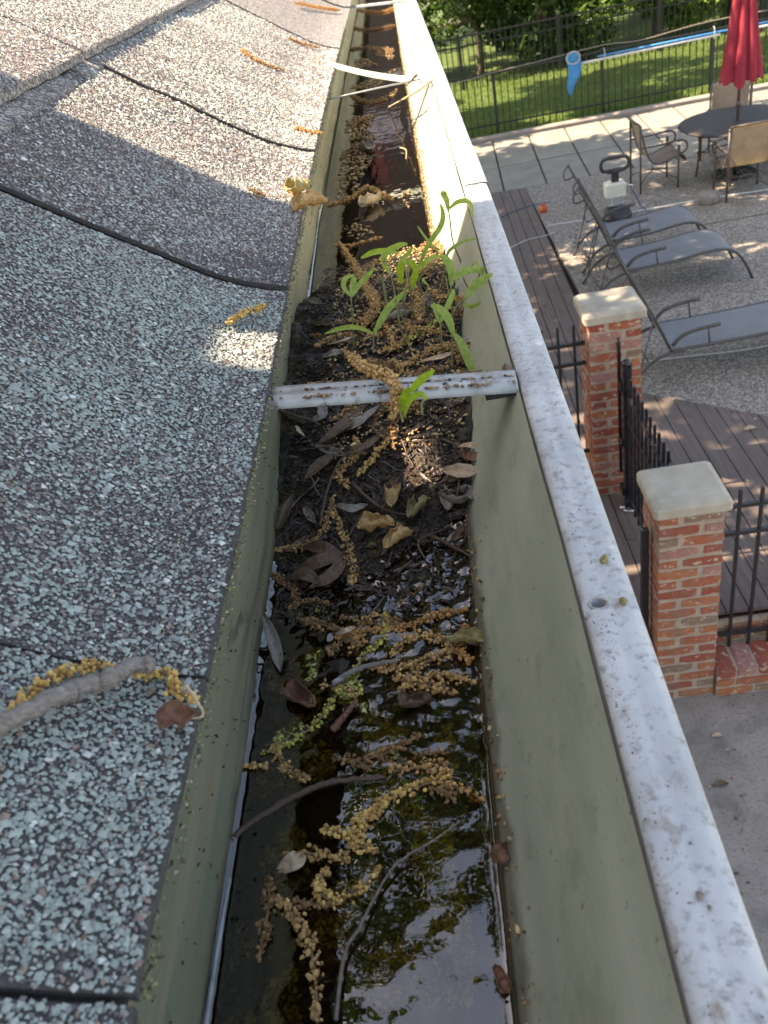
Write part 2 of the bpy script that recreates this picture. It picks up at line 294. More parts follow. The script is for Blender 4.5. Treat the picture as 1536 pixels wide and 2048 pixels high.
# ================================================================== HOUSE ROOF
GZ = ZC - .19                      # gutter lip height
EZ = ZC - .170                     # shingle edge height
WZ = ZC - .260                     # water level
def Xe(Y): return float(np.interp(Y, [-.5, .08, .35, .62, .8, 1.2, 2.5], [-.081, -.0813, -.0825, -.0865, -.0885, -.091, -.093]))
def prof(u):                       # (run, rise) along the roof from the eave edge
    a = np.clip(u/.055, 0, 1); s = .22 + .46*a
    # integrate slope analytically on the eased start
    ue = min(u, .055); zz = .22*ue + .46*ue*ue/(2*.055) + max(0, u-.055)*.68
    return u, zz
def roofP(u, Y, h=0.0):
    x, z = prof(u); sl = .22+.46*min(1, max(0, u/.055)); n = np.array([sl, 0, 1.]); n /= np.linalg.norm(n)
    w = .0012*mnoise.noise(Vector((u*30, Y*14, 0)))
    return np.array([Xe(Y)-x, Y, EZ+z]) + n*np.array([-1, 0, 1])*(h+w)*np.array([-1, 1, 1])
def at_roof(px, py, lift=0.0):
    r = ray(px, py); lo = None
    for t in np.arange(.05, 3.0, .002):
        p = CAM + r*t; u = Xe(p[1]) - p[0]
        if u < -.01: continue
        if p[2] <= EZ + prof(max(u, 0))[1] + .004 + lift: return p
    return CAM + r*.5
roof = thing('house_roof', 'grey asphalt shingle roof slope ending over the back of the gutter', 'roof', (0, 0, 0))
EXP = .176                         # horizontal run of one course
T1 = [-.9, -.55, -.25, .083, .172, .478, .812, 1.195, 1.49, 1.80, 2.15, 2.5, 2.9, 3.3, 3.8, 4.3]
lift1 = [0, .003, .0005, .001, 0, .0015, .003, .001, .003, 0, .003, .0, .003, 0, .002]
def tab_mesh(u0, u1, y0, y1, h0, th, nu, ny, gap=None):
    gap = gap or (.0010 if y0 < .35 else .0028)
    mb = MB(); us = np.linspace(u0, u1, nu); ys = np.linspace(y0+gap, y1-gap, ny)
    def top(u, y):
        e = 0.0
        j = .0013*mnoise.noise(Vector((y*60, u0*9, 3.1))) if u == us[0] else 0
        return roofP(u+j, y, h0)
    mb.grid(top, us, ys)
    # skirt: eave edge and both side edges
    def low(p): return p - np.array([-.0, 0, th])
    mb.add([f for y in ys for f in (top(us[0], y), low(top(us[0], y)))], [(2*i, 2*i+1, 2*i+3, 2*i+2) for i in range(ny-1)], mi=1)
    for y, fl in ((ys[0], 1), (ys[-1], 0)):
        q = [f for u in us for f in (top(u, y), low(top(u, y)))]
        mb.add(q, [(2*i, 2*i+2, 2*i+3, 2*i+1) if fl else (2*i, 2*i+1, 2*i+3, 2*i+2) for i in range(nu-1)], mi=1)
    return mb
under = MB(); under.grid(lambda u, y: roofP(u, y, -.0035), np.linspace(.002, EXP*8, 60), np.linspace(-.9, 4.3, 50)); under.obj('underlayer', MT['asphalt_edge'], roof)
tabs = []
for c in range(8):
    u0 = c*EXP; h = .0 if c == 0 else .0035*1.0
    if c == 0: E_, Lf = T1, lift1
    else:
        rr = random.Random(40+c); E_ = [-.9]
        if c == 1: E_ = [-.9, -.6, -.3, -.02, .30, .56, .80, 1.10, 1.42, 1.75, 2.05, 2.4, 2.8, 3.2, 3.7, 4.3]
        else:
            while E_[-1] < 4.3: E_.append(E_[-1]+rr.uniform(.22, .42))
        Lf = [rr.choice([0, .002, .003]) for _ in E_]
    for i in range(len(E_)-1):
        y0, y1 = E_[i], E_[i+1]; ny = max(4, int((y1-y0)/(.009 if y0 < 1.4 and c == 0 else .02 if y0 < 1.4 and c < 2 else .1)))
        if c == 0:
            tab_mesh(u0, u0+EXP+.02, y0, y1, Lf[i], .0027, 46 if y0 < 1.4 else 14, ny).obj('shingle', [MT['shingle_base'] if -.06 < y1 < 1.5 else MT['shingle'], MT['edge_grit']], roof); tabs.append((u0, u0+EXP, y0, y1, Lf[i]))
        else:
            tab_mesh(u0, u0+EXP+.02, y0, y1, .0065+Lf[i], .0055, 8, ny).obj('shingle', [MT['shingle'], MT['asphalt_edge']], roof); tabs.append((u0, u0+EXP, y0, y1, .0065+Lf[i]))
    if c > 0:                       # second laminate layer showing below each butt as short uneven teeth
        y = -.5; rr = random.Random(90+c)
        while y < 2.6:
            w = rr.uniform(.10, .22); tab_mesh(u0-rr.uniform(.008, .016), u0+.03, y, y+w, .0032, .0034, 3, 8).obj('shingle', [MT['shingle'], MT['asphalt_edge']], roof); y += w+rr.uniform(.02, .10)
# mineral granules on the near courses: one mass of small stones
def granules(u0, u1, y0, y1, h, step, size, m0=0, m1=0):
    nu = int((u1-u0)*1.18/step); nv = int((y1-y0)/step)
    if nu < 1 or nv < 1: return None
    U, Y = np.meshgrid((np.arange(nu)+.5)*(u1-u0)/nu+u0, (np.arange(nv)+.5)*(y1-y0)/nv+y0)
    U = (U + rng.uniform(-.6, .6, U.shape)*step/1.18).ravel(); Y = (Y + rng.uniform(-.6, .6, Y.shape)*step).ravel()
    k = (U > u0+.0005) & (Y > y0+m0) & (Y < y1-m1); U = U[k]; Y = Y[k]; n = len(U)
    xe = np.interp(Y, [-.5, .08, .35, .62, .8, 1.2, 2.5], [-.081, -.0813, -.0825, -.0865, -.0885, -.091, -.093])
    ue = np.minimum(U, .055); zz = .22*ue + .46*ue*ue/.11 + np.maximum(0, U-.055)*.68
    w = np.array([.0012*mnoise.noise(Vector((a*30, b*14, 0))) for a, b in zip(U, Y)])
    sl = .22+.46*np.clip(U/.055, 0, 1); nl = np.sqrt(sl**2+1); nx, nz = sl/nl, 1/nl
    P = np.stack([xe-U+nx*(h+w), Y, EZ+zz+nz*(h+w)], 1)
    s = size*.92*np.exp(rng.normal(0, .30, n)); 
    oct_ = np.array([[1,0,0],[0,1,0],[-1,0,0],[0,-1,0],[0,0,1],[0,0,-1.]])
    V = oct_[None]*(1+rng.uniform(-.35, .35, (n, 6, 3)))
    V = V*np.stack([s, s*rng.uniform(.6, 1.1, n), s*rng.uniform(.55, .95, n)], 1)[:, None, :]
    th = rng.uniform(0, 6.28, n); c_, s_ = np.cos(th), np.sin(th)
    x = V[..., 0]*c_[:, None]-V[..., 1]*s_[:, None]; y = V[..., 0]*s_[:, None]+V[..., 1]*c_[:, None]
    z = V[..., 2] + x*rng.uniform(-.5, .5, (n, 1)) + x*(-sl)[:, None] 
    V0 = np.stack([x, y, z], 2)
    Ft = np.array([[0,1,4],[1,2,4],[2,3,4],[3,0,4]])
    Fq = (np.arange(n)[:, None, None]*6 + Ft[None]).reshape(-1, 3)
    pn = np.array([mnoise.fractal(Vector((a*9, b*9, 5)), 1, 2, 3) for a, b in zip(U[::1], Y[::1])])
    light = np.clip(np.interp(Y, [0, .168, .176, .26, .36, .474, .482, .60, .80, .83, 1.2, 1.6], [.62, .62, .32, .31, .38, .48, .22, .24, .36, .32, .38, .32]) + .30*pn, .04, .75); sun_warm = np.clip((Y-.42)/.12, 0, 1)[:, None]; q = rng.uniform(0, 1, n); big = s/size  # warmer, lighter tint of the sunlit part put into granule colour
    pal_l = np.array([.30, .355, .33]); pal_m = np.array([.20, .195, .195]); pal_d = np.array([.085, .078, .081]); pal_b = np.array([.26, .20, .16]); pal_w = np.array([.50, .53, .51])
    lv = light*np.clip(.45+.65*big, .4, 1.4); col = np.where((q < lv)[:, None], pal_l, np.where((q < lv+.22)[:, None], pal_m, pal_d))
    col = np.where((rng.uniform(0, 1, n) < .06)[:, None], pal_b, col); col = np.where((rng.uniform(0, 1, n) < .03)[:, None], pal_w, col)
    col = np.where(col.mean(1, keepdims=True) < .1, col*rng.uniform(.7, 2.1, (n, 1)), col*rng.uniform(.72, 1.15, (n, 1)))*(1+sun_warm*(np.array([1.12, 1.05, 1.05])-1))
    lum = col.mean(1); dh = .00036+np.clip((lum-.25)/.25, -.2, 1)*size*.30+rng.uniform(-.25, .35, n)*size; P = P+np.stack([nx*dh, 0*dh, nz*dh], 1)
    V = V0*(1+.12*np.clip((lum-.25)/.25, -1, 1))[:, None, None]+P[:, None, :]
    return V.reshape(-1, 3), Fq, np.repeat(col, 4, 0)
Vs, Fs, Cs, off = [], [], [], 0
for (u0, u1, y0, y1, h) in tabs:
    if u0 > EXP*1.5 or y1 < -.02 or y0 > 1.5: continue
    y0c = max(y0, -.06)
    segs = [(y0c, min(y1, .36), .00116, .00074), (max(y0c, .36), min(y1, .70), .00128, .00078), (max(y0c, .70), min(y1, 1.5), .0019, .00105)]
    for (a, b_, st, sz) in segs:
        if b_ <= a: continue
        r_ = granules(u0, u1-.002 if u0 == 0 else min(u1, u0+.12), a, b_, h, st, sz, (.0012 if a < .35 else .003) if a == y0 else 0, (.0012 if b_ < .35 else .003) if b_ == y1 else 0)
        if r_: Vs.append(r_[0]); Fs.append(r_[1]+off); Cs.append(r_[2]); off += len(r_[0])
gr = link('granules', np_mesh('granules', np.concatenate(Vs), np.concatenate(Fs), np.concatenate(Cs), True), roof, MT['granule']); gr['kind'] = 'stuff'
# the slope above, the eave board, the house below and behind the gutter
mb = MB(); xs_ = -.09-EXP*8; zt = EZ+prof(EXP*8)[1]
mb.add([(xs_+.02, -6, zt-.02), (xs_+.02, 4.35, zt-.02), (-4.2, 4.35, EZ+prof(4.1)[1]), (-4.2, -6, EZ+prof(4.1)[1]), (-8.4, 4.35, EZ), (-8.4, -6, EZ)], [(0, 1, 2, 3), (3, 2, 4, 5)])
mb.obj('upper_slope', MT['shingle'], roof)
mb = MB(); mb.grid(lambda u, y: roofP(u, y, -.004), np.linspace(0, EXP*8, 10), [-6, -.91]); mb.obj('rear_slope', MT['shingle'], roof)
house = thing('house_wall', 'brick house wall below the eave, seen only at its edge', 'wall', (0, 0, 0)); 
mb = MB(); mb.box((-8.2, -6, 0), (-.5, 4.2, GZ-.2)); mb.obj('wall', MT['siding'], house)
mb = MB(); mb.box((-.5, -6, GZ-.16), (-.118, 4.3, GZ-.14)); mb.box((-.14, -6, GZ-.139), (-.118, 4.3, GZ+.012)); mb.obj('fascia_board', MT['white_metal'], house)
house['label'] = 'house wall and pale fascia board hidden under the shingle eave'
# unseen board screen added to shade the near gutter; its slot passes a sun streak
ww = thing('wing_wall', 'tall timber wing wall standing on the roof slope beside the gutter', 'wall')
yb = -3.2; k = 0
while yb < .645:
    y1 = min(yb+.14, .648)
    if yb < .39 < y1:
        for (a, b_, z0, z1) in ((yb, .372, 4.2, 6.2), (.412, y1, 4.2, 6.2), (.372, .412, 4.2, ZC+.755), (.372, .412, ZC+.835, 6.2)):
            if b_ > a: m_ = MB(); m_.box((-.77, a, z0), (-.75, b_, z1)); m_.obj('board', MT['wing_board'], ww)
    else:
        m_ = MB(); m_.box((-.77, yb, 4.2), (-.75, y1-.0, 6.2)); m_.obj('board', MT['wing_board'], ww)
    yb = y1
# ================================================================== GUTTER
def Xi(Y): return float(np.interp(Y, [-.4, .078, .231, .70, 1.2, 2.3, 4.5], [.0285, .0292, .0318, .0340, .0352, .0360, .037]))
def Xo(Y): return float(np.interp(Y, [-.4, .088, .30, .70, 1.2, 2.3, 4.5], [.0462, .0473, .0500, .0530, .0545, .0560, .057]))
XB = -.101
def XBf(Y): return float(np.interp(Y, [0, .1, .35, .6, .9, 2.0], [-.1005, -.1005, -.1015, -.107, -.1125, -.114]))
def Xf(z, Y):
    fb = float(np.interp(Y, [.05, .15, .3, .8, 1.2, 2], [-.011, -.009, -.005, .005, .003, .001]))
    t = (z-(WZ-.03))/(GZ-(WZ-.03)); return (fb-.014)+(Xi(Y)-.0006-(fb-.014))*max(0, t)**.95
gut = thing('gutter', 'old metal rain gutter with chalky white lip and green stained inner walls', 'gutter')
YS = np.concatenate([np.arange(-.5, 1.2, .02), np.arange(1.2, 4.4, .08)])
FZ = WZ-.026
mb = MB(); mb.grid(lambda y, z: (XBf(y)+.0006*math.sin(y*40+z*90), y, z), YS, np.linspace(GZ+.012, FZ, 8)); mb.obj('back_wall', MT['gutter_back'], gut)
mb = MB(); mb.grid(lambda y, t: (Xf(GZ-.001+(FZ-GZ)*t, y)+.0007*mnoise.noise(Vector((y*9, t*3, 1))), y, GZ-.001+(FZ-GZ)*t), YS, np.linspace(0, 1, 14)); mb.obj('front_wall', MT['gutter_front'], gut)
mb = MB(); mb.grid(lambda y, t: (XBf(y)+(Xf(FZ, y)-XBf(y))*t, y, FZ-.001*math.sin(t*math.pi)), YS, np.linspace(0, 1, 6)); mb.obj('floor', MT['gutter_floor'], gut)
# lip: rolled top with a shallow bead, a punched hole, its closed cup coloured dark for shade
hp = at(1197, 1216, GZ); HR = .0025
LP = [(0, -.0045), (-.0006, -.001), (.0, .0004), (.12, .0012), (.3, .0014), (.42, .0012), (.5, .0009), (.6, .0012), (.8, .0012), (.95, .0004), (1.0, -.002), (1.04, -.008), (.98, -.016), (.72, -.03), (.45, -.05), (.05, -.085), (-.9, -.098)]
def lipP(y, k):
    a, z = LP[k]; return np.array([Xi(y)+(Xo(y)-Xi(y))*a + (.0004*mnoise.noise(Vector((y*70, k, 0))) if k < 3 else 0), y, GZ+z+.0002*mnoise.noise(Vector((y*50, k*.7, 2)))])
def lip_h(x, y):
    a = (x-Xi(y))/(Xo(y)-Xi(y)); return float(np.interp(a, [p[0] for p in LP[2:11]], [p[1] for p in LP[2:11]]))+GZ
YL = sorted(set(list(np.round(YS, 4)) + [hp[1]-.0034, hp[1]+.0034])); YL = [y for y in YL if not (hp[1]-.0034 < y < hp[1]+.0034)]
mb = MB(); nk = len(LP); vsl = [lipP(y, k) for y in YL for k in range(nk)]; fsl = []
ih = min(range(len(YL)), key=lambda i: abs(YL[i]-(hp[1]-.0034)))
for i in range(len(YL)-1):
    for k in range(nk-1):
        if i == ih and 2 <= k < 9: continue
        fsl.append((i*nk+k, i*nk+k+1, (i+1)*nk+k+1, (i+1)*nk+k))
mb.add(vsl, fsl, smooth=True)
# ring patch around the hole
bnd = [lipP(YL[ih], k) for k in range(2, 10)] + [lipP(YL[ih+1], k) for k in range(9, 1, -1)]
nb = len(bnd); angs = [math.atan2(p[1]-hp[1], p[0]-hp[0]) for p in bnd]
circ = [np.array([hp[0]+HR*1.7*math.cos(a), hp[1]+HR*1.25*math.sin(a), 0]) for a in angs]
for q in circ: q[2] = lip_h(q[0], q[1])+.0009
circ2 = [np.array([hp[0]+HR*math.cos(a), hp[1]+HR*.85*math.sin(a), lip_h(hp[0], hp[1])-.0002]) for a in angs]
circ3 = [q-np.array([0, 0, .014]) for q in circ2]
allv = bnd+circ+circ2+circ3
mb.add(circ3, [tuple(range(nb))], mi=1)  # hole bottom and sides coloured dark in place of shade
mb.add(allv, [(i+o, (i+1) % nb+o, (i+1) % nb+nb+o, i+nb+o) for o in (0, nb) for i in range(nb)], smooth=True)
mb.add(circ2+circ3, [(i, (i+1) % nb, (i+1) % nb+nb, i+nb) for i in range(nb)], mi=1)
lip = mb.obj('lip', [MT['gutter_lip'], MT['asphalt_edge']], gut)
mb = MB(); hz = lip_h(hp[0], hp[1])
mb.tube([(hp[0]+HR*1.12*math.cos(a), hp[1]+HR*.95*math.sin(a), hz+.0004) for a in np.linspace(0, 2*math.pi, 25)], .00042, 6, caps=False); mb.obj('hole_rim', MT['strap'], gut)
# raised strip added on the lip where only the sun's edge falls
mb = MB(); y0 = .695
mb.grid(lambda y, k: lipP(y, int(k))+np.array([.0005, 0, .0012]), [y0-.004, y0+.03, y0+.12], range(2, 12)); mb.obj('lap_joint', MT['gutter_lip'], gut)
# hangers: ribbed strap, bent green strap, thin far rod, stick-thin stay
def strap(Y, xl, zl, xr, zr, w, m, sag=0, n=14, rib=True, Yl=None):
    mb = MB(); Yl = Y if Yl is None else Yl
    cs = [(-1, -.003), (-1, .0), (-.78, .0008), (-.7, .0022), (-.25, .0026), (-.15, .0010), (.0, .0010), (.1, .0030), (.55, .0030), (.68, .0012), (.95, .0012), (1, -.003)] if rib else [(-1, -.0045), (-1, .0008), (0, .0014), (1, .0008), (1, -.003)]
    def f(t, k):
        a, z = cs[int(k)]; x = xl+(xr-xl)*t; return (x, Yl+(Y-Yl)*t + a*w/2, zl+(zr-zl)*t + z - sag*4*t*(1-t))
    mb.grid(f, np.linspace(0, 1, n), range(len(cs))); return mb.obj('strap', m, gut)
strap(.361, -.098, ZC-.1765, .0315, ZC-.190, .0155, MT['strap'])
strap(1.205, -.10, ZC-.163, .0345, ZC-.1895, .017, MT['strap_green'], sag=.005, rib=False, Yl=1.33)
strap(2.30, -.10, ZC-.178, .035, ZC-.1885, .012, MT['strap'], rib=False)
m_ = MB(); m_.tube([(-.10, 1.16, ZC-.183), (-.03, 1.19, ZC-.186), (.034, 1.215, ZC-.189)], .0012); m_.obj('stay_rod', MT['strap'], gut)
m_ = MB(); m_.box((-.101, .3540, ZC-.1815), (-.090, .368, ZC-.1775)); m_.obj('clip', MT['black_iron'], gut)
m_ = MB(); m_.box((.016, .3535, ZC-.1945), (.0315, .368, ZC-.1905)); m_.obj('clip', MT['black_iron'], gut)

# bed and sludge heap
def soil_h(X, Y):
    t = (X-XB)/(.115)
    env = float(np.interp(Y, [0, .12, .2, .25, .295, .335, .38, .45, .60, .70, .76, .80, 1.1, 1.3, 1.8, 3], [-.010, -.008, -.006, -.005, -.005, -.002, .007, .021, .026, .014, -.004, -.016, -.018, -.014, -.018, -.018]))
    side = .003*(math.cos((t-.3)*math.pi)) if Y < .36 else .004*math.cos((t-.6)*3)+.006*max(0, t-.5)*2
    if .62 < Y < .8: side += -.02*max(0, .55-t)*(Y-.62)/.18*2
    n = .0045*mnoise.fractal(Vector((X*60, Y*60, 0)), 1, 2, 4) + .0018*mnoise.noise(Vector((X*260, Y*260, 4)))
    return WZ + env + (side if Y > .22 else side*.4) + n*(1 if Y > .2 else .8)
def wave(X, Y):
    a = float(np.interp(Y, [0, .10, .2, .25, .28, .34, .5], [.00006, .0001, .0002, .0005, .0011, .0010, .0001]))
    if X < -.055: a *= .45
    f = 1.0 if Y > .2 else .35
    w = a*(mnoise.noise(Vector((X*150*f, Y*190*f, 1)))+.55*mnoise.noise(Vector((X*330*f, Y*420*f, 7))))*2.0
    dl = X-XBf(Y); dr = Xf(WZ, Y)-X                                   # meniscus climbs both walls
    w += .0016*math.exp(-max(dl, 0)/.0017)+.0014*math.exp(-max(dr, 0)/.0016)
    return w
XW = np.concatenate([np.linspace(0, .07, 7), np.linspace(.09, .91, 56), np.linspace(.93, 1, 7)])
YW = np.concatenate([np.arange(-.1, .45, .0016), np.arange(.45, 1.3, .012), np.arange(1.3, 4.3, .05)])
mb = MB(); mb.grid(lambda y, t: (XBf(y)+(Xf(WZ, y)-XBf(y))*t, y, WZ+wave(XBf(y)+(Xf(WZ, y)-XBf(y))*t, y)), YW, XW)
wt = mb.obj('water', MT['water']); tag(wt, 'shallow brown rain water standing in the gutter', kind='structure')
YBd = np.concatenate([np.arange(-.1, .9, .0022), np.arange(.9, 2.5, .02)])
def bed_f(y, t):
    X = XBf(y)+.0003+(Xf(WZ-.01, y)+.016-XBf(y))*t; z = soil_h(X, y)
    xm = Xf(z, y)-.0004; return (min(X, xm), y, z)
mb = MB(); mb.grid(bed_f, YBd, np.linspace(0, 1, 56))
for i, f in enumerate(mb.f):
    if mb.v[f[0]][1] > .30: mb.m[i] = 1
bed = mb.obj('sediment', [MT['bed'], MT['sludge']]); tag(bed, 'dark wet sludge of rotten leaves heaped in the gutter', kind='stuff')
def surf(X, Y): return max(WZ, soil_h(X, Y))
def at_surf(px, py, lift=.0):
    r = ray(px, py)
    for t in np.arange(.12, 3.5, .0012):
        p = CAM + r*t
        if p[2] <= surf(p[0], p[1])+lift: return p
    return CAM+r
# ------------------------------------------------------------------ catkins
ICO = None
def ico_pts():
    ph = (1+5**.5)/2; v = np.array([(-1,ph,0),(1,ph,0),(-1,-ph,0),(1,-ph,0),(0,-1,ph),(0,1,ph),(0,-1,-ph),(0,1,-ph),(ph,0,-1),(ph,0,1),(-ph,0,-1),(-ph,0,1)], float)
    f = np.array([(0,11,5),(0,5,1),(0,1,7),(0,7,10),(0,10,11),(1,5,9),(5,11,4),(11,10,2),(10,7,6),(7,1,8),(3,9,4),(3,4,2),(3,2,6),(3,6,8),(3,8,9),(4,9,5),(2,4,11),(6,2,10),(8,6,7),(9,8,1)])
    return v/np.linalg.norm(v[0]), f
IV, IF = ico_pts()
def beads(P, S, cols, name, smooth=True):
    n = len(P); V = IV[None]*(1+rng.uniform(-.28, .28, (n, 12, 1)))
    q = rng.normal(0, 1, (n, 3)); q /= np.linalg.norm(q, axis=1)[:, None]
    V = V*S[:, None, None]; V = V + (V@q[:, :, None])*q[:, None, :]*rng.uniform(-.35, .5, (n, 1, 1))
    V = V + P[:, None, :]; Fq = (np.arange(n)[:, None, None]*12 + IF[None]).reshape(-1, 3)
    return np_mesh(name, V.reshape(-1, 3), Fq, np.repeat(cols, 20, 0), smooth)
def cat_name(pts3, label, tone='tan', rad=.0036, dens=2100, bead=.00078, group=None, lift=None, clump=0):
    L_ = smoothline(pts3, 40); P = []
    seg = sum(np.linalg.norm(L_[i+1]-L_[i]) for i in range(39)); n = int(seg*dens)
    st = MB(); st.tube(L_[::3], .0006, 5)
    A = np.array(L_)
    tt = rng.uniform(0, 1, n); ii = np.minimum((tt*39).astype(int), 38); fr = (tt*39-ii)[:, None]
    base = A[ii]*(1-fr)+A[ii+1]*fr
    prof_ = np.clip(np.minimum(tt, 1-tt)*9, .35, 1)*(1+.3*np.sin(tt*seg*900))
    d = rng.normal(0, 1, (n, 3)); d /= np.linalg.norm(d, axis=1)[:, None]
    P = base + d*(rad*prof_*rng.uniform(.45, 1.0, n))[:, None]*np.array([1, 1, .75])
    pal = {'tan': ((.58,.36,.14), (.28,.15,.05)), 'dark': ((.32,.18,.07), (.13,.065,.025)), 'gold': ((.68,.46,.15), (.36,.20,.055)), 'green': ((.50,.46,.10), (.27,.26,.05)),
           'orange': ((.52,.27,.09), (.30,.13,.04))}[tone]
    q = rng.uniform(0, 1, (n, 1)); cols = np.array(pal[0])*q + np.array(pal[1])*(1-q); cols *= rng.uniform(.8, 1.2, (n, 1))
    o = thing('catkin', label, 'catkin', tuple(A[0]), group=group)
    me = beads(P-A[0], bead*rng.uniform(.65, 1.25, n), cols, 'catkin_flowers', smooth=False); b = link('flower', me, o, MT['catkin']); b['kind'] = 'stuff'
    for i in range(len(st.v)): st.v[i] = tuple(np.array(st.v[i])-A[0])
    st.obj('stem', MT['catkin_stem'], o); return o
S_ = lambda pts, l=.001: [at_surf(x, y, l) for x, y in pts]
Rf = lambda pts, l=.002: [at_roof(x, y, l) for x, y in pts]
